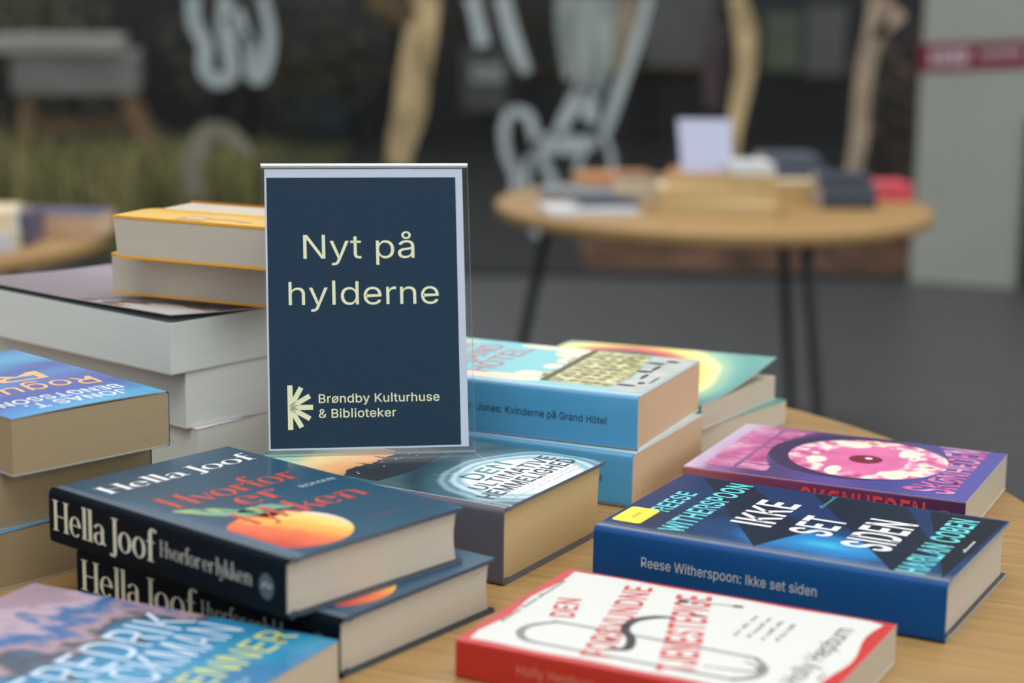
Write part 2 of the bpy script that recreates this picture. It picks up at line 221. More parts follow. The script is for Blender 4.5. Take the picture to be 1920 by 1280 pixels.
# outlines of a plain grotesque alphabet: character, advance | contours (cap height 500)
GLYPHS = '''&440|193,-7 162,-5 134,1 108,12 86,25 68,42 53,61 42,82 36,106 34,131 35,151 39,170 47,186 57,202 69,216 83,231 138,274 212,330 233,346 250,368 254,377 257,387 257,398 256,413 250,426 241,437 229,446 215,451 198,453 186,452 175,450 165,445 156,439 149,432 143,424 138,414 135,404 135,392 135,380 138,368 143,357 166,322 200,279 430,0 358,0 168,228 119,288 106,305 95,322 86,338 79,355 75,373 74,392 76,413 81,432 89,450 101,466 115,479 132,490 152,498 173,503 197,505 220,503 242,498 261,490 278,480 292,467 303,452 311,435 316,417 318,397 317,383 314,369 310,355 303,343 296,331 286,319 252,288 152,214 133,199 119,185 108,171 101,158 97,144 95,129 97,113 101,99 107,86 116,74 128,64 141,56 156,50 172,47 190,46 209,47 228,51 247,58 264,68 281,80 296,94 309,110 321,128 330,149 337,171 342,195 343,220 401,220 399,190 396,164 390,141 382,122 374,105 364,91 339,61 327,46 310,30 289,17 266,7 242,-1 218,-5
-445|331,240 331,185 112,185 112,240
.185|94,-4 82,-3 71,1 62,9 55,18 50,29 49,40 50,52 55,63 62,72 71,79 82,84 94,85 106,84 116,79 126,72 133,63 137,52 139,40 137,29 133,18 126,9 116,1 106,-3
:185|94,-4 82,-3 71,1 62,9 55,18 50,29 49,40 50,52 55,63 62,72 71,79 82,84 94,85 106,84 116,79 126,72 133,63 137,52 139,40 137,29 133,18 126,9 116,1 106,-3|94,266 82,268 71,272 62,279 55,289 50,299 49,311 50,323 55,333 62,343 71,350 82,354 94,356 106,354 116,350 126,343 133,333 137,323 139,311 137,299 133,289 126,279 116,272 106,268
A471|16,0 198,500 271,500 455,0 388,0 282,297 260,366 228,470 241,470 209,365 187,297 84,0|108,140 108,195 363,195 363,140
B448|59,0 59,500 237,500 270,498 298,492 323,482 344,469 361,453 374,434 384,414 389,391 391,367 390,347 386,330 380,315 372,302 362,290 350,281 337,273 324,267 309,262 309,258 325,255 341,250 357,241 372,230 384,216 395,200 404,180 409,159 411,134 409,109 403,87 393,66 379,47 361,31 339,18 311,8 279,2 242,0|122,56 241,56 276,59 304,66 324,78 338,94 347,113 349,134 348,151 344,166 337,181 327,194 315,205 300,214 284,221 265,225 244,227 122,227|122,281 234,281 252,282 268,285 283,291 297,299 308,309 318,321 325,334 329,349 330,366 328,387 320,405 307,421 289,434 265,441 236,444 122,444
C501|263,-7 231,-5 202,1 174,11 148,24 124,42 103,62 84,86 68,113 56,143 47,176 41,212 40,250 41,288 47,323 56,356 68,386 84,414 103,437 124,458 148,475 174,489 202,499 231,505 263,507 288,505 311,502 334,496 356,487 376,476 395,463 412,448 427,430 440,411 451,390 459,367 465,342 401,342 397,359 391,374 383,388 373,400 363,411 351,421 338,429 325,436 310,441 295,445 279,447 263,448 233,445 206,438 180,425 158,407 139,385 123,358 111,326 104,290 102,250 104,210 111,174 123,142 139,115 158,93 181,75 206,62 233,55 263,52 279,53 295,55 310,59 325,64 338,71 351,79 363,89 373,100 383,112 391,126 397,141 401,158 465,158 459,133 451,110 440,89 427,70 412,53 395,37 377,24 356,13 335,5 312,-2 288,-5
D494|215,0 94,0 94,56 211,56 249,59 283,66 312,79 337,97 357,120 372,146 383,178 390,212 392,251 390,289 384,324 373,354 357,381 338,403 314,421 286,434 254,441 217,444 92,444 92,500 221,500 257,498 289,493 319,483 346,470 378,447 405,419 426,384 438,355 447,323 452,288 454,251 452,213 447,178 438,146 426,117 410,90 392,67 370,47 345,30 317,17 286,8 252,2|122,500 122,0 59,0 59,500
E411|59,0 59,500 366,500 366,444 122,444 122,281 349,281 349,225 122,225 122,56 369,56 369,0
F403|59,0 59,500 363,500 363,444 122,444 122,273 340,273 340,217 122,217 122,0
G511|264,-7 232,-5 201,1 173,11 147,25 123,42 102,63 84,86 68,114 56,144 47,176 41,212 40,250 41,288 47,323 56,356 68,386 83,414 102,437 123,458 146,475 172,489 200,499 229,505 260,507 286,505 311,501 335,495 357,486 377,475 396,461 413,446 428,428 441,409 452,388 460,366 466,343 401,343 395,358 388,373 381,386 371,399 361,410 350,420 338,428 324,435 310,441 295,445 278,447 261,448 232,445 205,438 180,425 158,407 139,385 123,358 111,326 104,290 102,250 104,210 111,174 123,142 139,115 158,93 181,75 207,62 234,55 264,52 291,54 316,60 339,70 359,84 376,101 389,121 400,145 406,171 408,199 427,196 278,196 278,251 470,251 470,197 467,157 458,121 443,89 423,61 399,38 370,18 338,4 302,-4
H508|59,0 59,500 122,500 122,284 386,284 386,500 449,500 449,0 386,0 386,228 122,228 122,0
I181|59,0 59,500 122,500 122,0
J390|182,-7 141,-2 105,11 74,32 56,54 43,79 35,109 33,143 33,170 96,170 96,143 99,115 106,91 119,73 137,60 158,52 182,49 206,52 226,60 244,73 257,91 265,115 267,143 267,500 331,500 331,143 328,109 320,79 307,54 289,32 259,11 223,-2
K459|103,143 103,212 137,257 171,298 208,338 357,500 441,500 227,271 224,271|59,0 59,500 122,500 122,329 122,221 122,190 122,0|366,0 185,255 224,304 441,0
L386|59,0 59,500 122,500 122,56 355,56 355,0
M617|59,0 59,500 149,500 272,184 282,156 294,120 306,82 316,48 302,48 312,81 324,119 336,156 346,184 468,500 558,500 558,0 496,0 496,286 496,321 496,362 497,406 498,449 504,449 489,402 474,357 459,316 448,286 336,0 281,0 167,286 156,315 142,355 127,401 110,449 117,449 118,409 119,365 119,323 120,286 120,0
N514|59,0 59,500 134,500 337,180 357,148 381,105 407,54 398,53 394,106 392,155 392,192 392,500 455,500 455,0 380,0 199,285 174,325 145,374 106,444 117,446 120,377 122,322 123,286 123,0
O524|262,-7 231,-5 202,1 174,11 148,24 124,42 103,62 84,86 69,113 56,143 47,176 41,212 40,250 41,288 47,323 56,356 69,386 84,414 103,437 124,458 148,475 174,489 202,499 231,505 262,507 294,505 323,499 351,489 377,475 401,458 422,437 440,414 456,386 468,356 477,323 483,288 485,250 483,212 477,176 468,143 456,113 440,86 422,62 401,42 377,24 351,11 323,1 294,-5|262,52 291,55 318,62 343,75 366,92 385,114 401,142 413,173 420,209 423,250 420,290 413,327 401,358 385,386 366,408 343,425 318,438 291,445 262,448 233,445 206,438 181,425 158,408 139,385 123,358 111,326 104,290 102,250 104,209 111,173 123,142 139,115 158,92 181,75 206,62 233,55
P437|59,0 59,500 231,500 267,498 299,491 327,479 350,463 369,445 383,422 393,397 400,371 402,342 400,313 393,286 383,261 369,239 350,219 327,204 299,192 267,185 231,183 107,183 107,238 229,238 253,240 274,244 292,252 307,262 318,274 327,289 334,305 337,323 339,342 337,361 334,378 327,395 318,409 307,421 292,431 274,438 253,443 228,444 122,444 122,0
R441|59,0 59,500 232,500 268,498 300,491 327,480 350,465 369,447 384,426 394,401 400,375 402,346 400,317 394,291 384,267 369,246 350,228 327,213 300,203 268,196 232,194 95,194 95,251 230,251 254,252 275,256 293,262 307,271 319,282 328,295 334,310 338,327 339,346 338,365 334,382 328,398 319,411 307,423 292,432 275,439 253,443 229,444 122,444 122,0|347,0 226,225 298,225 420,0
S439|220,-9 185,-7 154,-1 125,9 101,23 80,39 63,59 50,82 42,107 38,134 103,134 106,116 112,100 121,86 133,75 147,65 164,58 181,52 200,49 220,48 242,50 262,53 281,59 298,68 312,78 324,90 333,104 338,120 340,137 338,152 334,165 326,176 316,185 305,194 291,201 241,218 181,235 142,248 110,265 85,284 66,307 55,335 51,366 54,393 61,418 74,440 91,460 111,476 135,489 162,499 192,505 223,507 255,505 284,499 311,489 334,476 354,460 371,441 383,420 391,396 394,371 332,371 326,395 314,414 297,430 275,441 250,448 221,451 201,449 182,446 164,440 149,432 137,423 127,411 119,398 115,384 113,369 115,353 120,339 129,328 140,318 152,310 166,303 209,288 260,274 306,259 322,252 338,243 353,234 366,222 378,209 388,194 395,177 400,158 401,136 399,110 392,85 380,62 363,42 343,25 318,10 289,0 256,-7
T441|31,444 31,500 410,500 410,444 252,444 252,0 189,0 189,444
U508|254,-8 217,-5 182,2 151,15 124,32 102,54 83,79 70,107 62,137 59,170 59,500 122,500 122,175 124,152 129,131 138,111 150,94 166,79 184,67 205,58 228,52 254,51 281,52 304,58 325,67 343,79 358,94 370,111 379,131 384,152 386,175 386,500 449,500 449,170 447,137 439,107 425,79 407,54 384,32 357,15 326,2 292,-5
V471|200,0 16,500 83,500 189,203 212,135 244,30 231,30 262,136 285,203 388,500 455,500 273,0
W674|152,0 16,500 81,500 160,193 172,143 184,92 194,39 186,39 196,92 208,143 220,193 301,500 373,500 454,193 466,143 478,92 489,39 480,39 490,92 502,143 514,193 593,500 658,500 521,0 448,0 361,317 345,385 330,467 344,467 329,388 312,317 227,0
Y464|200,0 200,205 16,500 90,500 189,339 218,287 245,227 220,227 247,288 276,339 374,500 447,500 263,205 263,0
a383|157,-8 134,-7 113,-2 93,5 75,15 59,28 47,44 37,62 32,83 30,106 31,126 35,144 42,158 52,171 63,181 76,190 91,197 106,203 123,207 175,216 230,223 242,225 253,227 261,231 266,236 270,242 271,250 271,252 270,267 267,280 262,292 255,302 246,310 236,316 223,321 209,324 192,325 175,324 160,321 147,317 135,311 124,304 116,296 108,287 103,278 98,269 40,286 50,307 62,325 77,340 94,352 112,362 131,369 151,374 171,377 191,378 235,373 251,369 266,362 281,354 295,344 307,331 317,315 325,296 329,273 331,247 331,0 272,0 272,51 268,51 248,24 238,15 226,8 212,1 196,-4 177,-7|167,45 189,46 207,50 224,58 238,67 250,79 259,92 266,106 269,120 271,136 271,187 255,179 227,173 197,168 172,165 132,156 120,151 110,145 102,137 95,128 92,116 90,103 91,91 95,80 100,71 108,63 117,57 128,51 140,48 153,45
b417|226,-8 204,-7 185,-3 169,4 156,12 145,21 135,31 116,58 110,58 110,0 52,0 52,500 112,500 112,314 116,314 135,340 144,349 155,358 168,366 184,373 203,377 225,378 255,375 283,367 308,354 330,337 348,314 363,288 375,257 381,223 384,186 381,148 375,114 364,83 349,56 330,34 308,16 283,3 255,-5|216,46 238,48 258,54 275,64 289,78 301,95 310,115 317,137 321,161 322,186 321,212 317,235 311,257 301,276 289,293 275,306 258,316 238,322 216,324 195,322 175,316 158,307 144,294 132,277 123,258 116,237 112,213 111,186 112,160 116,135 123,113 132,94 144,77 159,64 176,54 195,48
c389|204,-8 171,-5 142,3 115,16 91,34 71,57 55,84 43,114 36,148 34,184 36,221 43,255 55,286 71,313 91,335 115,354 142,367 171,375 204,378 222,377 239,375 256,371 271,365 286,358 300,350 313,340 324,329 334,316 343,303 350,288 355,272 298,257 285,284 265,305 238,319 204,324 180,322 160,316 143,305 128,291 116,274 107,254 100,232 96,209 95,184 96,160 100,137 107,115 116,96 128,79 143,65 160,54 180,48 204,46 238,51 266,65 287,87 299,115 357,101 351,84 344,69 335,55 325,43 314,31 301,21 287,12 272,5 256,-1 239,-5 222,-7
d417|192,-8 162,-5 135,3 110,16 87,34 69,56 54,83 43,114 36,148 34,186 36,223 43,257 54,288 69,314 88,337 110,354 135,367 162,375 192,378 214,377 233,373 249,366 262,358 273,349 282,340 301,314 305,314 305,500 365,500 365,0 307,0 307,58 301,58 282,31 273,21 261,12 248,4 232,-3 214,-7|201,46 222,48 242,54 259,64 273,77 285,94 294,113 301,135 305,160 306,186 305,213 301,237 294,258 285,277 273,294 259,307 242,316 223,322 201,324 179,322 159,316 142,306 128,293 116,276 107,257 100,235 96,212 95,186 96,161 100,137 107,115 116,95 128,78 143,64 160,54 179,48
e397|208,-8 174,-5 143,3 115,16 91,34 71,57 55,83 43,114 36,147 34,184 36,220 43,254 54,285 70,312 90,335 113,353 140,367 169,375 202,378 222,377 242,373 261,368 280,359 297,349 314,335 328,319 341,299 351,277 359,252 363,223 365,191 365,166 73,166 73,217 332,217 304,199 303,222 299,244 293,264 284,281 272,296 258,308 242,317 223,323 202,324 180,323 161,317 144,308 129,296 117,282 107,265 100,247 96,227 94,207 94,174 96,148 101,125 109,104 119,87 133,72 148,60 167,52 187,47 209,45 223,46 237,48 249,52 261,57 271,63 281,71 289,81 295,92 300,104 359,89 352,71 342,54 329,39 314,25 297,14 278,4 256,-3 233,-7
f249|224,373 224,321 6,321 6,373|79,0 79,424 81,444 86,462 94,478 105,491 118,501 133,510 149,516 166,520 184,521 218,518 239,512 223,460 211,464 191,466 175,464 162,460 152,452 145,441 141,428 139,411 139,0
g418|203,-148 177,-147 153,-143 132,-137 112,-129 95,-120 81,-108 68,-96 58,-82 50,-68 100,-40 119,-65 128,-73 139,-80 152,-87 166,-92 184,-95 203,-96 232,-93 256,-86 277,-74 293,-57 303,-34 306,-6 306,67 301,67 282,41 273,31 261,23 248,15 232,9 213,6 192,5 163,7 136,14 111,26 88,43 70,63 54,89 43,118 36,151 34,188 36,225 43,258 54,288 69,315 88,337 110,354 135,367 163,375 193,378 214,377 233,373 249,366 263,358 274,350 283,340 302,313 308,313 308,373 366,373 366,-9 364,-39 356,-66 344,-88 328,-107 309,-122 286,-134 260,-142 233,-146|201,58 223,60 242,65 259,74 273,86 285,101 295,119 302,140 306,163 307,189 306,215 302,238 295,259 286,278 274,294 259,307 243,316 223,322 201,324 179,322 160,316 143,306 128,293 116,277 107,258 100,237 96,214 95,189 96,164 100,141 107,120 116,102 128,87 143,74 160,65 179,60
h403|112,223 112,0 52,0 52,500 112,500 112,283 101,283 114,314 130,338 149,356 172,368 196,375 223,378 248,376 270,371 290,362 308,350 323,334 335,315 344,293 349,266 351,236 351,0 291,0 291,231 288,258 281,281 268,299 251,313 231,321 206,323 189,322 173,318 158,312 145,303 133,292 124,278 117,262 113,243
i164|52,0 52,373 112,373 112,0|82,435 71,437 62,440 53,447 46,455 42,464 41,475 42,485 46,495 53,503 62,510 71,513 82,515 93,513 103,510 112,503 119,495 123,485 124,475 123,464 119,455 112,447 103,440 93,437
k374|108,134 108,208 118,208 280,373 354,373 181,196 174,196|52,0 52,500 112,500 112,0|289,0 145,183 188,225 366,0
l180|59,0 59,520 121,520 121,0
m599|52,0 52,373 110,373 110,290 106,290 112,309 120,326 130,340 142,352 155,362 169,370 184,375 200,378 215,380 241,377 264,368 282,355 297,336 308,315 315,290 307,290 313,307 321,323 331,337 344,350 358,360 374,368 391,375 410,378 429,380 450,378 470,373 489,365 505,354 520,340 531,323 540,302 546,278 547,251 547,0 487,0 487,249 485,274 477,293 464,307 448,317 431,323 411,325 395,324 381,320 368,314 356,306 347,297 339,285 334,272 331,258 330,243 330,0 269,0 269,255 267,275 260,292 249,306 234,316 216,323 196,325 182,324 168,320 155,315 143,307 132,297 124,284 117,270 113,253 112,234 112,0
n403|112,223 112,0 52,0 52,373 110,373 110,283 101,283 114,314 130,338 149,356 172,368 196,375 223,378 248,376 270,371 290,362 308,350 323,334 335,315 344,293 349,266 351,236 351,0 291,0 291,231 288,258 281,281 268,299 251,313 231,321 206,323 189,322 173,318 158,312 145,303 133,292 124,278 117,262 113,243
o408|204,-8 171,-5 142,3 115,16 91,34 71,57 55,84 43,114 36,148 34,184 36,221 43,255 55,286 71,313 91,335 115,354 142,367 171,375 204,378 236,375 266,367 293,354 317,335 337,313 353,286 365,255 372,221 374,184 372,148 365,114 353,84 337,57 317,34 293,16 266,3 236,-5|204,46 227,48 248,54 266,65 280,79 293,96 302,115 308,137 312,160 314,184 312,209 308,232 302,254 293,274 280,291 266,305 248,316 227,322 204,324 180,322 160,316 143,305 128,291 116,274 107,254 100,232 96,209 95,184 96,160 100,137 107,115 116,96 128,79 143,65 160,54 180,48
p417|52,-140 52,373 110,373 110,314 116,314 135,340 144,349 155,358 168,366 184,373 203,377 225,378 255,375 283,367 308,354 330,337 348,314 363,288 375,257 381,223 384,186 381,148 375,114 364,83 349,56 330,34 308,16 283,3 255,-5 226,-8 204,-7 185,-3 170,4 156,12 145,21 136,31 116,58 112,58 112,-140|216,46 238,48 258,54 275,64 289,78 301,95 310,115 317,137 321,161 322,186 321,212 317,235 311,257 301,276 289,293 275,306 258,316 238,322 216,324 195,322 175,316 158,307 144,294 132,277 123,258 116,237 112,213 111,186 112,160 116,135 123,113 132,94 144,77 159,64 176,54 195,48
r255|52,0 52,373 110,373 110,315 113,315 122,333 134,348 150,361 168,371 188,376 209,378 225,378 239,377 239,317 226,319 203,320 187,319 171,315 156,309 143,301 133,291 124,279 117,265 113,250 112,233 112,0
s359|179,-8 154,-7 131,-3 110,3 91,12 75,23 61,37 49,53 41,72 35,93 92,105 99,86 109,71 122,59 138,51 157,46 178,45 202,46 223,52 240,61 253,73 261,86 263,101 262,113 257,124 250,133 239,141 225,148 208,152 147,167 116,177 90,189 71,205 57,223 49,245 46,269 48,290 54,309 64,326 77,341 94,354 113,364 135,372 158,376 184,378 208,377 230,373 249,366 267,357 281,346 294,333 304,319 312,303 318,285 263,272 258,286 249,299 238,310 224,319 206,325 184,327 163,325 145,320 129,311 116,300 109,287 107,272 108,260 113,248 122,239 134,231 149,225 169,219 226,206 257,196 282,184 301,168 315,150 323,129 326,105 323,84 317,64 307,46 293,31 276,17 255,6 232,-2 207,-6
t223|200,373 200,321 6,321 6,373|64,463 124,463 124,96 125,81 128,69 134,60 142,54 153,50 167,49 182,50 198,53 209,2 189,-3 165,-4 136,-1 111,7 90,21 76,40 67,63 64,91
u403|179,-5 155,-3 133,2 113,11 95,23 80,38 68,58 59,80 53,107 52,137 52,373 112,373 112,142 114,115 122,92 135,74 152,60 172,52 197,49 214,51 230,54 245,61 258,70 269,81 279,95 285,111 290,130 291,150 291,373 351,373 351,0 293,0 293,90 302,90 289,59 272,34 253,17 230,5 206,-3
v383|160,0 17,373 83,373 162,152 184,85 202,20 181,20 199,85 220,152 300,373 365,373 222,0
y383|47,-136 60,-84 70,-86 81,-88 92,-88 102,-87 111,-85 120,-80 128,-73 135,-63 142,-50 148,-35 160,-1 17,373 83,373 162,152 184,85 202,20 181,20 199,85 220,152 300,373 365,373 201,-57 193,-75 184,-91 173,-105 162,-117 150,-126 137,-133 122,-139 107,-142 90,-143 63,-141
z374|41,0 41,45 250,314 250,317 47,317 47,373 327,373 327,325 124,59 124,55 333,55 333,0
Å471|16,0 198,500 271,500 455,0 388,0 282,297 260,366 228,470 241,470 209,365 187,297 84,0|108,140 108,195 363,195 363,140|236,518 220,520 205,524 192,530 179,538 169,548 160,560 153,573 149,587 148,602 149,617 153,631 160,644 169,656 179,666 192,674 205,680 220,684 236,685 251,684 266,680 280,674 292,666 302,656 311,644 318,631 322,617 323,602 322,587 318,573 311,560 302,548 292,538 280,530 266,524 251,520|236,561 247,562 256,566 265,573 272,581 276,591 277,602 276,613 272,623 265,632 256,638 247,642 236,644 225,642 215,638 206,632 200,623 196,613 194,602 196,591 200,581 206,573 215,566 225,562
Ô524|262,-7 231,-5 202,1 174,11 148,24 124,42 103,62 84,86 69,113 56,143 47,176 41,212 40,250 41,288 47,323 56,356 69,386 84,414 103,437 124,458 148,475 174,489 202,499 231,505 262,507 294,505 323,499 351,489 377,475 401,458 422,437 440,414 456,386 468,356 477,323 483,288 485,250 483,212 477,176 468,143 456,113 440,86 422,62 401,42 377,24 351,11 323,1 294,-5|262,52 291,55 318,62 343,75 366,92 385,114 401,142 413,173 420,209 423,250 420,290 413,327 401,358 385,386 366,408 343,425 318,438 291,445 262,448 233,445 206,438 181,425 158,408 139,385 123,358 111,326 104,290 102,250 104,209 111,173 123,142 139,115 158,92 181,75 206,62 233,55|214,555 155,555 155,558 234,647 291,647 370,558 370,555 310,555 262,614
Ø524|262,-7 231,-5 202,1 174,11 148,24 124,42 103,62 84,86 69,113 56,143 47,176 41,212 40,250 41,288 47,323 56,356 69,386 84,414 103,437 124,458 148,475 174,489 202,499 231,505 262,507 294,505 323,499 351,489 377,475 401,458 422,437 440,414 456,386 468,356 477,323 483,288 485,250 483,212 477,176 468,143 456,113 440,86 422,62 401,42 377,24 351,11 323,1 294,-5|262,52 291,55 318,62 343,75 366,92 385,114 401,142 413,173 420,209 423,250 420,290 413,327 401,358 385,386 366,408 343,425 318,438 291,445 262,448 233,445 206,438 181,425 158,408 139,385 123,358 111,326 104,290 102,250 104,209 111,173 123,142 139,115 158,92 181,75 206,62 233,55|106,-16 62,15 418,516 462,485
å383|157,-8 134,-7 113,-2 93,5 75,15 59,28 47,44 37,62 32,83 30,106 31,126 35,144 42,158 52,171 63,181 76,190 91,197 106,203 123,207 175,216 230,223 242,225 253,227 261,231 266,236 270,242 271,250 271,252 270,267 267,280 262,292 255,302 246,310 236,316 223,321 209,324 192,325 175,324 160,321 147,317 135,311 124,304 116,296 108,287 103,278 98,269 40,286 50,307 62,325 77,340 94,352 112,362 131,369 151,374 171,377 191,378 235,373 251,369 266,362 281,354 295,344 307,331 317,315 325,296 329,273 331,247 331,0 272,0 272,51 268,51 248,24 238,15 226,8 212,1 196,-4 177,-7|167,45 189,46 207,50 224,58 238,67 250,79 259,92 266,106 269,120 271,136 271,187 255,179 227,173 197,168 172,165 132,156 120,151 110,145 102,137 95,128 92,116 90,103 91,91 95,80 100,71 108,63 117,57 128,51 140,48 153,45|186,397 170,399 156,402 142,409 130,417 119,427 110,439 104,452 100,466 98,481 100,496 104,510 110,523 119,535 130,545 142,553 156,560 170,563 186,565 202,563 216,560 230,553 242,545 253,535 262,523 268,510 272,496 273,481 272,466 268,452 262,439 253,427 242,417 230,409 216,402 202,399|186,440 197,441 207,445 216,452 222,461 226,470 228,481 226,492 222,502 216,511 207,517 197,521 186,523 175,521 165,517 157,511 150,502 146,492 145,481 146,470 150,461 157,452 165,445 175,441
ô408|204,-8 171,-5 142,3 115,16 91,34 71,57 55,84 43,114 36,148 34,184 36,221 43,255 55,286 71,313 91,335 115,354 142,367 171,375 204,378 236,375 266,367 293,354 317,335 337,313 353,286 365,255 372,221 374,184 372,148 365,114 353,84 337,57 317,34 293,16 266,3 236,-5|204,46 227,48 248,54 266,65 280,79 293,96 302,115 308,137 312,160 314,184 312,209 308,232 302,254 293,274 280,291 266,305 248,316 227,322 204,324 180,322 160,316 143,305 128,291 116,274 107,254 100,232 96,209 95,184 96,160 100,137 107,115 116,96 128,79 143,65 160,54 180,48|155,428 96,428 96,431 175,520 232,520 311,431 311,428 251,428 204,487
ø408|204,-8 171,-5 142,3 115,16 91,34 71,57 55,84 43,114 36,148 34,184 36,221 43,255 55,286 71,313 91,335 115,354 142,367 171,375 204,378 236,375 266,367 293,354 317,335 337,313 353,286 365,255 372,221 374,184 372,148 365,114 353,84 337,57 317,34 293,16 266,3 236,-5|204,46 227,48 248,54 266,65 280,79 293,96 302,115 308,137 312,160 314,184 312,209 308,232 302,254 293,274 280,291 266,305 248,316 227,322 204,324 180,322 160,316 143,305 128,291 116,274 107,254 100,232 96,209 95,184 96,160 100,137 107,115 116,96 128,79 143,65 160,54 180,48|62,-15 27,15 346,388 381,358'''
_gl = {}
for _l in GLYPHS.split('\n'):
    _p = _l[1:].split('|'); _gl[_l[0]] = (int(_p[0])/500, [[tuple(int(c)/500 for c in q.split(',')) for q in k.split()] for k in _p[1:]])
_gl[' '] = (.38, [])
def _area(c): return sum(a[0]*b[1]-b[0]*a[1] for a, b in zip(c, c[1:]+c[:1]))/2
def _within(p, c):
    r = False
    for a, b in zip(c, c[1:]+c[:1]):
        if (a[1] > p[1]) != (b[1] > p[1]) and p[0] < (b[0]-a[0])*(p[1]-a[1])/(b[1]-a[1])+a[0]: r = not r
    return r
def _fatten(c, d):
    """move a contour sideways by d; outer contours grow and counters shrink"""
    if not d: return c
    out = []; n = len(c)
    for i in range(n):
        a, p, b = Vector(c[i-1]), Vector(c[i]), Vector(c[(i+1) % n])
        u = (p-a).normalized(); w = (b-p).normalized(); n1 = Vector((-u.y, u.x)); n2 = Vector((-w.y, w.x)); m = n1+n2
        if m.length < 1e-6: m = n1
        m.normalize(); k = min(1/max(m.dot(n1), .4), 2.0)
        out.append((p.x+m.x*d*k*_SIDE, p.y+m.y*d*k*_SIDE))
    return out
_SIDE = -1.0 if _area(_gl['I'][1][0]) > 0 else 1.0
def sans(s, bold=0.0):
    """lettering as flat triangles; cap height 1, baseline at 0; bold thickens or thins the strokes"""
    key = (s, bold)
    if key in _tx: return _tx[key]
    v = []; f = []; x = 0.0
    for ch in s:
        adv, cs = _gl[ch]
        cs = [_fatten(c, bold) for c in cs]
        ar = [_area(c) for c in cs]; big = max(range(len(cs)), key=lambda i: abs(ar[i])) if cs else 0
        outs = [i for i in range(len(cs)) if ar[i]*ar[big] > 0]; holes = [i for i in range(len(cs)) if ar[i]*ar[big] <= 0]
        own = {i: [] for i in outs}
        for h in holes:
            inside = [i for i in outs if _within(cs[h][0], cs[i])]
            if inside: own[min(inside, key=lambda i: abs(ar[i]))].append(h)
        for i in outs:
            loops = [cs[i]] + [cs[h] for h in own[i]]
            tri = tessellate_polygon([[Vector((p[0], p[1], 0)) for p in lp] for lp in loops]); k = len(v)
            flat = [p for lp in loops for p in lp]
            v += [(p[0]+x, p[1]) for p in flat]
            for t in tri:
                p, q, r = (flat[j] for j in t); c = (q[0]-p[0])*(r[1]-p[1])-(q[1]-p[1])*(r[0]-p[0])
                f.append(tuple(k+j for j in (t if c > 0 else (t[0], t[2], t[1]))))
        x += adv + max(0, bold)*1.6
    x0 = min(p[0] for p in v); x1 = max(p[0] for p in v)
    _tx[key] = ([(p[0]-x0, p[1]) for p in v], f, x1-x0)
    return _tx[key]

def _ring(cx, cy, rx, ry, wx, wy, a0=0, a1=360, n=22):
    v = []; f = []
    for k in range(n+1):
        a = R(a0 + (a1-a0)*k/n); c, s = math.cos(a), math.sin(a)
        v += [(cx+rx*c, cy+ry*s), (cx+(rx-wx)*c, cy+(ry-wy)*s)]
        if k: f.append((2*k-2, 2*k, 2*k+1, 2*k-1))
    return v, f
def _poly(*pts): return list(pts), [tuple(range(len(pts)))]
def _rect(x0, y0, x1, y1): return _poly((x0, y0), (x1, y0), (x1, y1), (x0, y1))
def ribbon(pts, ws, sub=6):
    """flat brush stroke through pts with widths ws (Catmull-Rom)"""
    P = [Vector((*p, 0)) for p in pts]; ws = ws if isinstance(ws, (list, tuple)) else [ws]*len(P)
    C = []; Wd = []
    for i in range(len(P)-1):
        a, b, c, d = P[max(i-1, 0)], P[i], P[i+1], P[min(i+2, len(P)-1)]
        for k in range(sub):
            t = k/sub; C.append(.5*((2*b)+(c-a)*t+(2*a-5*b+4*c-d)*t*t+(3*b-a-3*c+d)*t**3)); Wd.append(ws[i]*(1-t)+ws[i+1]*t)
    C.append(P[-1]); Wd.append(ws[-1]); v = []; f = []
    for k, p in enumerate(C):
        d = C[min(k+1, len(C)-1)]-C[max(k-1, 0)]
        if d.length < 1e-9: d = Vector((1, 0, 0))
        n = Vector((-d.y, d.x, 0)).normalized()*Wd[k]/2
        v += [(p.x-n.x, p.y-n.y), (p.x+n.x, p.y+n.y)]
        if k: f.append((2*k-2, 2*k, 2*k+1, 2*k-1))
    return v, f
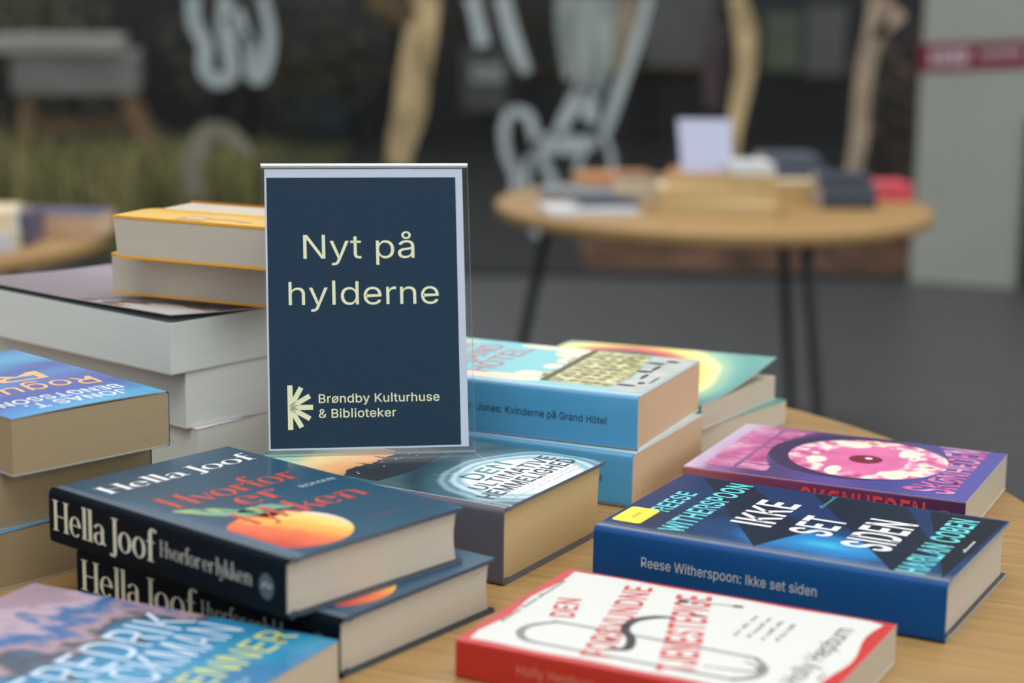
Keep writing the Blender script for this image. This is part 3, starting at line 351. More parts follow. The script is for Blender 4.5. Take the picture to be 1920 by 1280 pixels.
SERIF = {
 'H': ([_rect(.07, 0, .18, 1), _rect(.44, 0, .55, 1), _rect(.18, .47, .44, .505)] + [_rect(a, b, a+.21, b+.03) for a in (.02, .39) for b in (0, .97)], .62),
 'e': ([_ring(.2, .32, .2, .335, .1, .035, 0, 318), _rect(.1, .34, .3, .375)], .44),
 'l': ([_rect(.03, 0, .14, 1.04), _rect(-.01, 0, .18, .03), _poly((.03, 1.04), (-.02, 1.0), (.03, .98))], .2),
 'a': ([_rect(.25, .03, .36, .5), _ring(.19, .46, .17, .2, .08, .035, 0, 165), _ring(.17, .19, .17, .2, .1, .03, 60, 330), _poly((.25, .1), (.4, 0), (.42, .05), (.36, .12))], .43),
 'J': ([_rect(.1, -.08, .21, 1), _rect(.04, .97, .27, 1), _ring(.08, -.08, .13, .18, .11, .06, 270, 360, 8), _ring(.03, -.2, .05, .05, .05, .05)], .27),
 'o': ([_ring(.22, .32, .22, .335, .105, .035)], .47),
 'f': ([_rect(.07, 0, .18, .85), _rect(.02, 0, .24, .03), _rect(0, .6, .27, .635), _ring(.2, .85, .13, .2, .11, .05, 60, 180, 10), _ring(.28, .98, .05, .05, .05, .05)], .27),
 'v': ([_poly((0, .64), (.11, .64), (.22, .1), (.17, 0)), _poly((.17, 0), (.21, 0), (.36, .64), (.32, .64))], .36),
 'r': ([_rect(.04, 0, .15, .64), _rect(0, 0, .2, .03), _ring(.23, .45, .11, .19, .05, .05, 60, 180, 8), _ring(.29, .56, .05, .06, .05, .06)], .33),
 'k': ([_rect(.03, 0, .14, 1.04), _poly((.14, .3), (.34, .64), (.38, .64), (.16, .26)), _poly((.2, .38), (.28, .42), (.44, 0), (.32, 0)), _rect(0, 0, .17, .03)], .44),
 'y': ([_poly((0, .64), (.11, .64), (.23, .1), (.18, 0)), _poly((.32, .64), (.36, .64), (.16, -.26), (.1, -.26)), _ring(.09, -.22, .06, .06, .06, .06)], .36),
 'n': ([_rect(.04, 0, .15, .64), _ring(.24, .44, .2, .2, .1, .05, 0, 175, 10), _rect(.34, 0, .44, .45), _rect(0, 0, .19, .03), _rect(.3, 0, .48, .03)], .5),
 ' ': ([], .14)}
def serif(s):
    v = []; f = []; x = 0
    for ch in s:
        parts, adv = SERIF[ch]
        for pv, pf in parts:
            i = len(v); v += [(p[0]+x, p[1]) for p in pv]; f += [tuple(i+a for a in q) for q in pf]
        x += adv
    return v, f, x
def small_print(words, seed=1):
    """row of illegible little strokes, as small print looks at this distance; cap height 1"""
    rnd = random.Random(seed); v = []; f = []; x = 0.0
    for n in words:
        for _ in range(n):
            pv, pf = _rect(x, 0, x+.28, rnd.choice((.62, .62, 1.0))); i = len(v)
            v += pv; f += [tuple(i+a for a in q) for q in pf]; x += .52
        x += .5
    return v, f, x-1
EPS = [0.00005]
def put(mb, surf, shape, s0, t0, length, cap, m, rot=0.0, shear=0.0, layer=1):
    """lay flat lettering on a surface: surf(a, b, lift) with a along the reading direction, b up"""
    v, f, w = shape; kx = length/w; c, s = math.cos(rot), math.sin(rot)
    out = []
    for x, y in v:
        X = x*kx + shear*y*cap; Y = y*cap
        out.append(surf(s0 + X*c - Y*s, t0 + X*s + Y*c, EPS[0]*layer))
    mb.add(out, f, m)
def draw(mb, surf, shape, m, layer=1):
    pts, fs = shape
    if len(fs) == 1 and len(pts) > 4:
        fs = tessellate_polygon([[Vector((x, y, 0)) for x, y in pts]])
    mb.add([surf(x, y, EPS[0]*layer) for x, y in pts], fs, m)
def disc(cx, cy, rx, ry, n=36, a0=0, a1=360, clipx=None):
    pts = [(cx+rx*math.cos(R(a0+(a1-a0)*k/n)), cy+ry*math.sin(R(a0+(a1-a0)*k/n))) for k in range(n + (0 if a1-a0 == 360 else 1))]
    if clipx is not None: pts = [(max(x, clipx), y) for x, y in pts]
    return pts, [tuple(range(len(pts)))]

# ------------------------------------------------------------------ the setting
def ray_to_plane(px, py, axis, value):
    """point of the place seen at a photograph pixel, at a given height (axis 2) or depth (axis 1)"""
    d = CAM_M.to_3x3() @ Vector(((px-960)/F_PX, -(py-640)/F_PX, -1)); o = Vector((0, 0, CAM_H))
    return o + d*((value-o[axis])/d[axis])
GY = 7.08                                   # the glass wall stands here
floor_m = mat('floor_grey', (70, 70, 70), .42, .4, .12, (3, 14, 3))
mb = MB(); mb.box(-5, 6, -3, GY+.06, -.1, 0, floor_m); struct(mb.build('floor'))
rail_m = mat('dark_frame', (26, 26, 27), .5)
# glass wall with its dark frame and the drawings painted on the pane
win = bpy.data.objects.new('window_1', None); COL.objects.link(win); win['kind'] = 'structure'
pane = MB(); pane.box(-4.5, 1.47, GY, GY+.012, .02, 3.1, clear('window_glass', (.93, .95, .94, 1), .02, .6)); o = pane.build('window_pane', win); o['kind'] = 'structure'
fr = MB(); fr.box(-4.5, 1.47, GY-.02, GY+.04, 0, .022, rail_m); fr.box(-4.5, 1.47, GY-.03, GY+.05, 3.1, 3.2, rail_m); o = fr.build('window_frame', win); o['kind'] = 'structure'
white_paint = mat('white_window_paint', (164, 174, 174), .7, .2, .10, (9, 9, 9))
thin_paint = mat('thin_grey_window_paint', (140, 148, 145), .7, .2, .35, (16, 16, 5))
tan_paint = mat('tan_window_paint', (166, 146, 108), .7, .2, .5, (14, 14, 6))
pink_paint = mat('pinkish_window_paint', (160, 142, 122), .7, .2, .4, (9, 9, 5))
PPM = F_PX/7.3
def glass_surf(a, b, lift):
    p = ray_to_plane(a, b, 1, GY-.001-lift*20)
    return p
def brush(name, strokes):
    m_ = MB()
    for pts, w, m in strokes:
        v, f = ribbon(pts, w)
        m_.add([glass_surf(x, y, EPS[0]) for x, y in v], f, m)
    o = m_.build(name, win)
    return o
brush('painted_drawing', [([(362, -8), (364, 40), (384, 85), (384, 130), (408, 152), (434, 138), (430, 95), (420, 48), (424, -8)], 27, white_paint),
  ([(446, 18), (458, 66), (472, 90), (470, 136), (486, 146), (500, 118), (506, 60), (492, -8)], [20, 24, 24, 22, 24, 24, 22, 20], white_paint),
  ([(428, 30), (448, 62), (470, 92)], 22, white_paint)])
brush('painted_drawing', [([(884, -8), (896, 40), (906, 86)], 27, white_paint), ([(940, -8), (955, 50), (972, 100), (988, 136)], [30, 30, 26, 18], white_paint)])
brush('painted_drawing', [
  ([(1058, -8), (1060, 60), (1066, 150)], [34, 34, 14], thin_paint), ([(1094, -8), (1096, 80), (1090, 190)], [38, 36, 18], thin_paint), ([(1136, -8), (1132, 80), (1118, 180)], [44, 42, 22], thin_paint), ([(1182, -8), (1172, 50), (1154, 140)], [40, 34, 20], mat('tan_grey_window_paint', (128, 118, 98), .7, .2, .4, (14, 14, 5))),
  ([(1216, -8), (1196, 70), (1168, 150), (1146, 215), (1130, 262)], [18, 20, 22, 22, 14], white_paint),
  ([(1088, 160), (1078, 190), (1058, 226), (1040, 262)], [18, 30, 26, 16], white_paint), ([(1112, 165), (1104, 195), (1112, 232)], [22, 34, 20], white_paint),
  ([(960, 204), (945, 240), (950, 290), (966, 330), (962, 372)], [18, 20, 18, 18, 14], white_paint), ([(962, 206), (990, 216), (1000, 246), (1010, 276)], 20, white_paint),
  ([(1000, 280), (1034, 268), (1080, 272), (1118, 264)], [30, 40, 36, 18], white_paint), ([(1016, 290), (1026, 318), (1042, 348)], 18, white_paint), ([(992, 292), (986, 330), (990, 360)], 14, white_paint),
  ([(1136, 262), (1148, 300), (1142, 334), (1122, 352)], 12, white_paint), ([(1094, 286), (1082, 318), (1088, 350)], 12, white_paint)])
brush('painted_drawing', [([(1000, 418), (1010, 430), (1022, 440)], [24, 28, 20], white_paint), ([(1074, 416), (1086, 428), (1098, 438)], [26, 30, 22], white_paint)])
brush('painted_drawing', [([(364, 372), (361, 300), (388, 250), (430, 252), (472, 290)], [34, 38, 40, 34, 14], mat('faded_window_paint', (124, 120, 106), .8, .1, .2, (9, 9, 9)))])
brush('painted_drawing', [([(800, -10), (790, 60), (776, 140), (768, 210), (752, 270), (745, 314)], [52, 60, 62, 62, 52, 38], tan_paint), ([(690, -8), (735, 12), (770, 40)], [40, 50, 40], mat('brown_window_paint', (92, 78, 58), .8, .1, .3, (9, 9, 9)))])
brush('painted_drawing', [([(1378, -10), (1396, 50), (1398, 120), (1388, 180), (1376, 250), (1372, 330)], [30, 44, 40, 36, 26, 22], tan_paint), ([(1345, 40), (1335, 120), (1335, 200)], [30, 36, 30], mat('mauve_window_paint', (72, 62, 62), .8, .1, .2, (9, 9, 9)))])
brush('painted_drawing', [([(1650, -10), (1644, 50), (1626, 110), (1616, 180), (1612, 250), (1600, 324)], [44, 42, 36, 32, 34, 28], pink_paint), ([(1690, 20), (1664, 44), (1640, 70)], [30, 30, 16], pink_paint)])
# grey wall end on the right, with the red band
A_, B_ = Vector((1.474, 7.07, 0)), Vector((1.8387, 6.947, 0)); dv = (B_-A_).normalized(); nv = Vector((dv.y, -dv.x, 0))
if nv.y > 0: nv = -nv
wr = MB(); wm = mat('wall_paint_grey', (148, 152, 142), .6, .3, .03, (6, 6, 6)); back = Vector((.9, .55, 0))
P4 = [A_, B_, B_+back, A_+back]
wr.add([p for p in P4] + [p+Vector((0, 0, 3.2)) for p in P4], [(0, 1, 5, 4), (1, 2, 6, 5), (2, 3, 7, 6), (3, 0, 4, 7), (4, 5, 6, 7)], wm)
wall = struct(wr.build('wall_right'))
red_m = mat('red_band', (112, 22, 38), .5, .4, .1, (20, 20, 20)); wt = mat('band_white', (176, 160, 165), .6)
def wall_pt(px, py, off):
    d = CAM_M.to_3x3() @ Vector(((px-960)/F_PX, -(py-640)/F_PX, -1)); o = Vector((0, 0, CAM_H)); q = A_+nv*off
    return o + d*((q-o).dot(nv)/d.dot(nv))
def wall_quad(m_, x0, y0, x1, y1, off, m, dy=-.04):
    m_.face([wall_pt(x0, y1, off), wall_pt(x1, y1+dy*(x1-x0), off), wall_pt(x1, y0+dy*(x1-x0), off), wall_pt(x0, y0, off)], m)
bd = MB(); wall_quad(bd, 1723, 83, 1932, 136, .003, red_m)
for x0, x1, y0, y1, m in ((1744, 1758, 96, 122, wt), (1762, 1776, 94, 121, wt), (1780, 1796, 94, 120, wt), (1799, 1816, 92, 120, wt), (1838, 1850, 95, 108, wt), (1854, 1864, 95, 108, wt), (1868, 1882, 93, 106, wt), (1886, 1898, 92, 106, wt), (1902, 1916, 92, 105, wt)):
    wall_quad(bd, x0, y0, x1, y1, .0045, m)
o = bd.build('red_band', wall); o['label'] = 'dark red band with pale blurred lettering'
tr = MB(); C_ = B_ + Vector((.004, -.004, 0)); tr.box(C_.x, C_.x+.05, C_.y-.02, C_.y+.03, 0, .62, rail_m); struct(tr.build('trim_1'))
# outside: ground, lawn, dark building opposite
mb = MB(); mb.box(-9, 9, GY+.07, 24, -.12, -.02, mat('wet_paving', (24, 23, 21), .6, .3, .5, (1.2, 1.2, 1.2))); struct(mb.build('ground_outside'))
mb = MB(); mb.box(-9, -1.02, GY+.3, 12.2, -.03, -.004, mat('lawn_soil', (72, 70, 42), .9, .1, .35, (2.2, 2.2, 2.2))); struct(mb.build('lawn_outside'))
mb = MB(); mb.box(.28, 3.2, GY+.08, 8.35, -.03, .0, mat('bark_soil', (104, 72, 54), .9, .1, .95, (6, 3, 6))); struct(mb.build('path_outside'))
mb = MB(); fm = mat('facade_dark', (26, 25, 25), .7, .2, .4, (.8, .8, .8)); fw = mat('facade_window', (50, 76, 82), .3, .5, .3, (2, 2, 1)); fg = mat('facade_grey', (98, 96, 92), .7, .2, .2, (2, 2, 2))
mb.box(-9, 9, 13.2, 13.6, 0, 2.4, fm); mb.box(.9, 12, 13.2, 13.6, 2.4, 7.5, fm)  # taller right block, out of view, added to darken reflections on the covers
wl = struct(mb.build('wall_opposite'))
for k, (px0, py0, px1, py1, m) in enumerate(((540, 20, 650, 110, fw), (545, 185, 650, 240, fw), (866, 95, 950, 205, fg), (884, 122, 946, 152, mat('facade_white', (170, 172, 168), .7)), (1205, -10, 1340, 125, fg), (1430, 25, 1500, 130, mat('facade_green', (100, 106, 84), .8, .2, .3, (3, 3, 3))), (1505, 10, 1585, 140, fg))):
    a = ray_to_plane(px0, py1, 1, 13.15); b = ray_to_plane(px1, py0, 1, 13.15)
    m_ = MB(); m_.box(a.x, b.x, 13.13-.01*k, 13.2, max(a.z, .02), b.z, m); o = m_.build('facade_panel', wl); o['kind'] = 'structure'

# plants and things beyond the glass
gm = [mat('grass_olive', (150, 142, 84), .8, .2), mat('grass_dry', (176, 160, 108), .8, .2), mat('grass_dark', (84, 86, 48), .8, .2)]
mb = MB()
for _ in range(2600):
    x = random.uniform(-2.9, -1.08); y = random.uniform(7.75, 8.85); h = random.uniform(.12, .42)*(1.15 if x < -2.3 else 1); lx, ly = random.uniform(-.12, .12), random.uniform(-.1, .1); w = random.uniform(.006, .014); a = random.uniform(0, 3.14)
    cx, sy = math.cos(a)*w, math.sin(a)*w
    mb.add([(x-cx, y-sy, -.01), (x+cx, y+sy, -.01), (x+lx*.4+cx*.7, y+ly*.4+sy*.7, h*.6), (x+lx*.4-cx*.7, y+ly*.4-sy*.7, h*.6), (x+lx, y+ly, h)], [(0, 1, 2, 3), (3, 2, 4)], random.choice(gm))
o = mb.build('grass'); o['kind'] = 'stuff'; tag(o, 'olive green and dry brown grass growing outside behind the glass', 'grass')
def foliage(name, loc, rx, ry, rz, n, leaf, mats_, stems, label, cat):
    root = empty(name, loc, 0, label, cat)
    m_ = MB()
    for _ in range(n):
        u = Vector((random.gauss(0, 1), random.gauss(0, 1), random.gauss(0, 1))).normalized()*random.uniform(.45, 1)
        p = Vector((u.x*rx, u.y*ry, rz + u.z*rz*.96)); a = Vector((random.gauss(0, 1), random.gauss(0, 1), random.gauss(0, 1))).normalized(); b = a.orthogonal().normalized(); s = leaf*random.uniform(.6, 1.3)
        m_.add([p-a*s, p-b*s*.45, p+a*s, p+b*s*.45], [(0, 1, 2, 3)], random.choice(mats_))
    m_.build('foliage', root)
    m2 = MB()
    for _ in range(stems):
        t = Vector((random.uniform(-rx, rx)*.7, random.uniform(-ry, ry)*.7, rz*random.uniform(1.0, 1.7)))
        m2.tube([(t.x*.15, t.y*.15, 0), (t.x*.5, t.y*.5, t.z*.5), t], [.012, .009, .004], mat('bush_stem', (58, 42, 30), .8), 6)
    m2.build('stem', root)
    return root
foliage('shrub', (-2.75, 10.4, 0), .75, .5, .55, 1500, .05, [mat('leaf_olive', (96, 92, 46), .7), mat('leaf_dark', (34, 36, 20), .7)], 9, 'dark olive shrub behind the glass at the far left, past the grass', 'shrub')
foliage('shrub', (-1.55, 12.4, 0), .8, .4, .62, 1600, .05, [mat('leaf_deep', (74, 68, 44), .7), mat('leaf_dark', (34, 36, 20), .7)], 9, 'brownish green shrub behind the first white window drawing', 'shrub')
foliage('shrub', (1.62, 8.3, 0), .20, .2, .48, 420, .035, [mat('leaf_rust', (112, 74, 40), .7), mat('leaf_brown', (64, 44, 28), .7), mat('leaf_dark', (34, 36, 20), .7)], 8, 'rust brown leafy shrub behind the glass beside the grey wall', 'shrub')
# grey topped outdoor table
ot = empty('outdoor_table', (-2.12, 9.42, 0), R(8), 'grey outdoor table with slanting brown wooden legs on the grass outside', 'table')
og = mat('outdoor_grey', (138, 134, 130), .7, .2, .15, (8, 8, 8)); ob_ = mat('outdoor_wood', (140, 106, 76), .7, .2, .25, (20, 20, 4))
m_ = MB(); m_.box(-.29, .29, -.30, .30, .50, .69, og); m_.box(-.40, .22, -.34, .30, .69, .76, mat('outdoor_pale_grey', (164, 160, 150), .7, .2, .15, (8, 8, 8))); m_.build('tabletop', ot, bevel=.008)
for sx in (-1, 1):
    for sy in (-1, 1):
        m_ = MB(); m_.tube([(sx*.22, sy*.24, .50), (sx*.36+.08, sy*.30, 0)], .032, ob_, 8); m_.build('leg', ot)
m_ = MB(); m_.box(-.3, .3, -.03, .03, .30, .37, ob_); m_.build('crossbar', ot)

# ------------------------------------------------------------------ tables
oak = wood('oak_wood', (136, 105, 64), (168, 134, 84), (3.0, 120, 120)); steel = mat('black_steel', (24, 24, 25), .45, .5)
def table(loc, rz, rad, h, thick, label):
    t = empty('round_table', (loc[0], loc[1], 0), rz, label, 'table')
    m_ = MB(); n = 96; prof = [(rad-.012, h-thick), (rad-.003, h-thick+.004), (rad, h-thick+.010), (rad, h-.006), (rad-.002, h-.002), (rad-.006, h)]
    v = [(r*math.cos(2*math.pi*k/n), r*math.sin(2*math.pi*k/n), z) for r, z in prof for k in range(n)]
    f = [(i*n+k, i*n+(k+1) % n, (i+1)*n+(k+1) % n, (i+1)*n+k) for i in range(len(prof)-1) for k in range(n)]
    f += [tuple(range(n-1, -1, -1)), tuple((len(prof)-1)*n+k for k in range(n))]
    m_.add(v, f, oak); m_.build('tabletop', t, smooth=True)
    for a in (180, 60, -60):
        d = Vector((math.cos(R(a)), math.sin(R(a)), 0)); s = Vector((-d.y, d.x, 0)); z1 = h-thick
        top = d*(rad*.75) + Vector((0, 0, z1-.006)); foot = d*(rad*.75 + .19*(z1-.006))
        m_ = MB(); m_.tube([top, top.lerp(foot, .5), foot+Vector((0, 0, .008))], [.0135, .0125, .0100], steel, 14); m_.tube([foot+Vector((0, 0, .009)), foot], [.0125, .0125], steel, 14)
        lg = m_.build('leg', t, smooth=True)
        m_ = MB(); q = [top+s*.05+d*.04, top-s*.05+d*.04, top-s*.05-d*.05, top+s*.05-d*.05]
        m_.add([(*p.xy, z1-.006) for p in q]+[(*p.xy, z1-.0002) for p in q], [(3, 2, 1, 0), (4, 5, 6, 7), (0, 1, 5, 4), (1, 2, 6, 5), (2, 3, 7, 6), (3, 0, 4, 7)], steel); m_.build('mounting_plate', lg)
    return t
table((-.287, 1.3257), R(-22), .700, TZ, .024, 'round oak table in front carrying the sign and the sharp books')
FT = TZ-.13
table((.452, 4.37), R(-3), .495, FT, .030, 'round oak table with slim black legs standing before the glass wall')
table((-1.30, 3.73), R(40), .50, FT, .030, 'round oak table cut off by the left edge, behind the white paged stack')

# ------------------------------------------------------------------ books
def book(loc, rz, L, Wd, H, label, kind, page_m, cover_m, spine_m=None, back_m=None, inner_m=None, edge_m=None, group=None, paint=None, spine_paint=None, lift=None, shear=0.0, name='book', round_=None):
    """x runs along the spine (head at -x), y from spine to fore-edge, z up; hard boards or a paper cover"""
    t = empty(name, (loc[0], loc[1], loc[2]), rz, label, 'book', group)
    round_ = round_ or (.004 if kind == 'hard' else .0016)
    spine_m = spine_m or cover_m; back_m = back_m or cover_m; edge_m = edge_m or cover_m; inner_m = inner_m or edge_m
    hard = kind == 'hard'; tb = .0026 if hard else kind if isinstance(kind, float) else .0005
    ov = .0030 if hard else .0003
    lift = lift or (lambda x, y: 0.0)
    y0, y1 = -Wd/2, Wd/2; hy = y0 + (.004 if hard else max(.0012, round_))
    def top(x, y):
        q = y-y0; g = 0.0
        if hard: g = -.0011*math.exp(-((q-.0095)/.0022)**2)
        else: g = -.00025*math.exp(-((q-.007)/.0010)**2)
        return H + g + lift(x, y)
    us = sorted(set([hy, y0+.0055, y0+.0075, y0+.0095, y0+.0115, y0+.0135] + [y0 + Wd*k/14 for k in range(2, 15)]))
    us = [u for u in us if u >= hy]
    nx = 18
    def board(name_, m, flip):
        m_ = MB(); v = []
        for k in range(nx+1):
            x = -L/2 + L*k/nx
            for y in us:
                z = (2*0 if flip else 0)
                zt = top(x, y) if not flip else -(top(0, y)-H-lift(0, y))
                v.append((x + shear*(0 if flip else H), y, zt))
        for k in range(nx+1):
            x = -L/2 + L*k/nx
            for y in us:
                zt = top(x, y)-tb if not flip else -(top(0, y)-H-lift(0, y))+tb
                v.append((x + shear*(0 if flip else H), y, zt))
        nu = len(us); N = (nx+1)*nu
        q = [(k*nu+i, (k+1)*nu+i, (k+1)*nu+i+1, k*nu+i+1) for k in range(nx) for i in range(nu-1)]
        outer = q; inner = [tuple(N+a for a in reversed(f)) for f in q]
        if flip: outer = [tuple(reversed(f)) for f in outer]; inner = [tuple(reversed(f)) for f in inner]
        rim = []
        loop = [i for i in range(nu)] + [k*nu+nu-1 for k in range(1, nx+1)] + [nx*nu+i for i in range(nu-2, -1, -1)] + [k*nu for k in range(nx-1, 0, -1)]
        for a, b in zip(loop, loop[1:]+loop[:1]):
            rim.append((a, N+a, N+b, b) if flip else (a, b, N+b, N+a))
        i0 = len(m_.v); m_.v += v
        for fs, mm in ((outer, m), (inner, inner_m), (rim, edge_m)):
            kk = m_.mi(mm)
            for f in fs: m_.f.append(tuple(i0+a for a in f)); m_.m.append(kk)
        return m_
    fc = board('front_cover', cover_m, False)
    def csurf(s, tt, e):
        x = -L/2 + tt; y = y0 + s
        return (x + shear*H, y, H+lift(x, y)+e)
    if paint: paint(fc, lambda a, b, e: csurf(a, b, e), lambda a, b, e: csurf(a, -b, e))
    fo = fc.build('front_cover', t, smooth=True)
    bo = board('back_cover', back_m, True).build('back_cover', t, smooth=True)
    # spine: flat sheet with rounded shoulders
    sp = MB(); r = round_; prof = []
    for k in range(7):
        a = math.pi/2*k/6; prof.append((y0+r-r*math.sin(a), H-r+r*math.cos(a)))
    bul = .0002 if hard else 0
    for k in range(1, 8): prof.append((y0-bul*math.sin(math.pi*k/8), H-r-(H-2*r)*k/8))
    for k in range(7):
        a = math.pi/2*k/6; prof.append((y0+r-r*math.cos(a), r-r*math.sin(a)))
    prof = [(max(hy, y0+.0006) if i in (0, len(prof)-1) else p[0], p[1]) for i, p in enumerate(prof)]
    th = .0016 if hard else tb; cy, cz = y0+max(r, th*1.5)+.001, H/2
    inn = [(p[0]+th if abs(p[1]-cz) < cz-r*.9 else min(p[0]+th*.7, hy+.001), cz+(p[1]-cz)*(1-2*th/H)) for p in prof]
    n = len(prof); v = []
    for x in (-L/2, L/2):
        for q in (prof, inn):
            v += [(x+shear*p[1], p[0], p[1]) for p in q]
    f_o = [(i, i+1, 2*n+i+1, 2*n+i) for i in range(n-1)]; f_i = [(n+i, 3*n+i, 3*n+i+1, n+i+1) for i in range(n-1)]
    f_e = [(i, n+i, n+i+1, i+1) for i in range(n-1)] + [(2*n+i, 2*n+i+1, 3*n+i+1, 3*n+i) for i in range(n-1)]
    sp.v += v
    for fs, mm in ((f_o, spine_m), (f_i, inner_m), (f_e, spine_m)):
        kk = sp.mi(mm)
        for f in fs: sp.f.append(f); sp.m.append(kk)
    def ssurf(a, b, e):
        fr_ = min(max((H-b-r)/(H-2*r), 0), 1)
        return (-L/2+a+shear*b, y0-bul*math.sin(math.pi*fr_)-e-.00025, b)
    if spine_paint: spine_paint(sp, ssurf)
    sp.build('spine', t, smooth=True)
    # leaves
    pb = MB(); x0, x1 = -L/2+ov, L/2-ov; pa, pz = y0+(.0022 if hard else .0006), y1-ov; z0, z1 = tb, H-tb; conc = .0022 if hard else .0
    rows = 6; v = []
    for j in range(rows+1):
        z = z0+(z1-z0)*j/rows; yc = pz-conc*math.sin(math.pi*j/rows)
        v += [(x0+shear*z, pa, z), (x1+shear*z, pa, z), (x1+shear*z, yc, z), (x0+shear*z, yc, z)]
    f = []
    for j in range(rows):
        a = 4*j
        f += [(a, a+1, a+5, a+4), (a+1, a+2, a+6, a+5), (a+2, a+3, a+7, a+6), (a+3, a, a+4, a+7)]
    f += [(3, 2, 1, 0), (4*rows, 4*rows+1, 4*rows+2, 4*rows+3)]
    pb.add(v, f, page_m); pb.build('page_block', t)
    return t

pg_white = pages('paper_cool_white', (208, 216, 212)); pg_cream = pages('paper_cream', (194, 184, 167)); pg_tan = pages('paper_tan', (196, 170, 122))
pg_peach = pages('paper_peach', (202, 172, 140)); pg_ochre = pages('paper_ochre', (156, 139, 108)); pg_warm = pages('paper_warm', (190, 178, 156))
white_edge = mat('white_cover_edge', (214, 216, 218), .5); dark_in = mat('dark_gap', (26, 22, 24), .7); film = mat('jacket_film_edge', (150, 158, 164), .25, .6)
cream_ink = mat('cream_ink', (208, 206, 184), .4); white_ink = mat('white_ink', (228, 230, 230), .35); black_ink = mat('black_ink', (30, 30, 34), .4)

# --- blue hardback with the yellow sticker
def hinge_glint(mb, d, L, m, a, b):
    """pale strip painting in the glint of the jacket film along the spine side"""
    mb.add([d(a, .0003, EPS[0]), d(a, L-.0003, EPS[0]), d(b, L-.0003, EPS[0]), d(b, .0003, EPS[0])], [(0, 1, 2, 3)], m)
def ik_cover(mb, d, t):
    hinge_glint(mb, d, .2378, mat('film_glint', (126, 136, 144), .3, .5), .0042, .0075)  # glint of the jacket film put in as a grey strip
    dk = mat('facet_navy', (12, 26, 48), .3, .2); dk2 = mat('facet_navy_dark', (8, 18, 36), .3, .2)
    def poly(*p): draw(mb, d, _poly(*[(a/1000, b/1000) for a, b in p]), dk, 1)
    poly((152, 16), (12, 108), (60, 128), (151, 52)); poly((151, 100), (8, 200), (60, 214), (151, 168)); 
    draw(mb, d, _poly((.150, .184), (.010, .232), (.150, .236)), dk2, 1)
    cy = mat('cyan_ink', (96, 205, 208), .35)
    for s, s0, s1, b, c, m in (('REESE', 55, 108, 29.5, 13.5, cy), ('WITHERSPOON', 15, 147, 56, 16.5, cy), ('IKKE', 56, 118, 102, 27, white_ink), ('SET', 54, 97, 143, 27, white_ink), ('SIDEN', 42, 112, 186.5, 31, white_ink), ('HARLAN COBEN', 9, 141, 220.5, 18, cy)):
        put(mb, t, sans(s, .034), s0/1000, -b/1000, (s1-s0)/1000, c/1000, m, layer=3)
    put(mb, t, small_print((8,)), .068, -.2305, .024, .0026, white_ink, layer=3)
    put(mb, t, small_print((9,)), .118, -.118, .030, .004, mat('teal_ink', (70, 140, 148), .4), layer=3)
ik_spine_m = mat('spine_blue', (0, 68, 124), .35, .25, .12, (8, 30, 30))
ik_art = art('cover_navy_glow', 'radial', [(0, (60, 170, 215)), (.22, (36, 124, 185)), (.5, (16, 58, 104)), (.8, (12, 36, 70)), (1.0, (18, 46, 92))], center=(.030, -.040), scale=(.155, .062), noise=.16, nscale=22, rough=.3, coat=.0, spec=.2)
grey_ink = mat('silver_ink', (176, 184, 192), .4)
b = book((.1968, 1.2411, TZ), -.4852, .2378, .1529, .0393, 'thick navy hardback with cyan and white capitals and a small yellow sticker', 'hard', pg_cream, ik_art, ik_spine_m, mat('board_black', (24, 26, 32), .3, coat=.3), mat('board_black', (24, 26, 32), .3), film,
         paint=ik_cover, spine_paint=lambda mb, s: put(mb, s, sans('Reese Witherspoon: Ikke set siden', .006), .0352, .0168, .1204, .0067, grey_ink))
st = MB(); yl = mat('sticker_yellow', (255, 226, 52), .45)
def rrect(x0, y0, x1, y1, r):
    pts = []
    for cx, cy, a0 in ((x1-r, y1-r, 0), (x0+r, y1-r, 90), (x0+r, y0+r, 180), (x1-r, y0+r, 270)):
        pts += [(cx+r*math.cos(R(a0+k*18)), cy+r*math.sin(R(a0+k*18))) for k in range(6)]
    return pts
def ik_top(s, t, e): return (-.1189+t, -.07645+s, .0393+e)
rp_ = rrect(.0190, -.0245, .0550, -.0035, .003)
st.add([ik_top(x, -y, .00042) for x, y in rp_]+[ik_top(x, -y, .0001) for x, y in rp_], [tuple(range(24))]+[(k, (k+24), (k+1) % 24+24, (k+1) % 24) for k in range(24)], yl)
put(st, lambda a, b_, e: ik_top(a, -b_, .00042+e), sans('Krimi'), .031, -.016, .0125, .0034, mat('sticker_text', (96, 92, 40), .5), layer=2)
o = st.build('sticker', b); o['label'] = 'small yellow sticker'

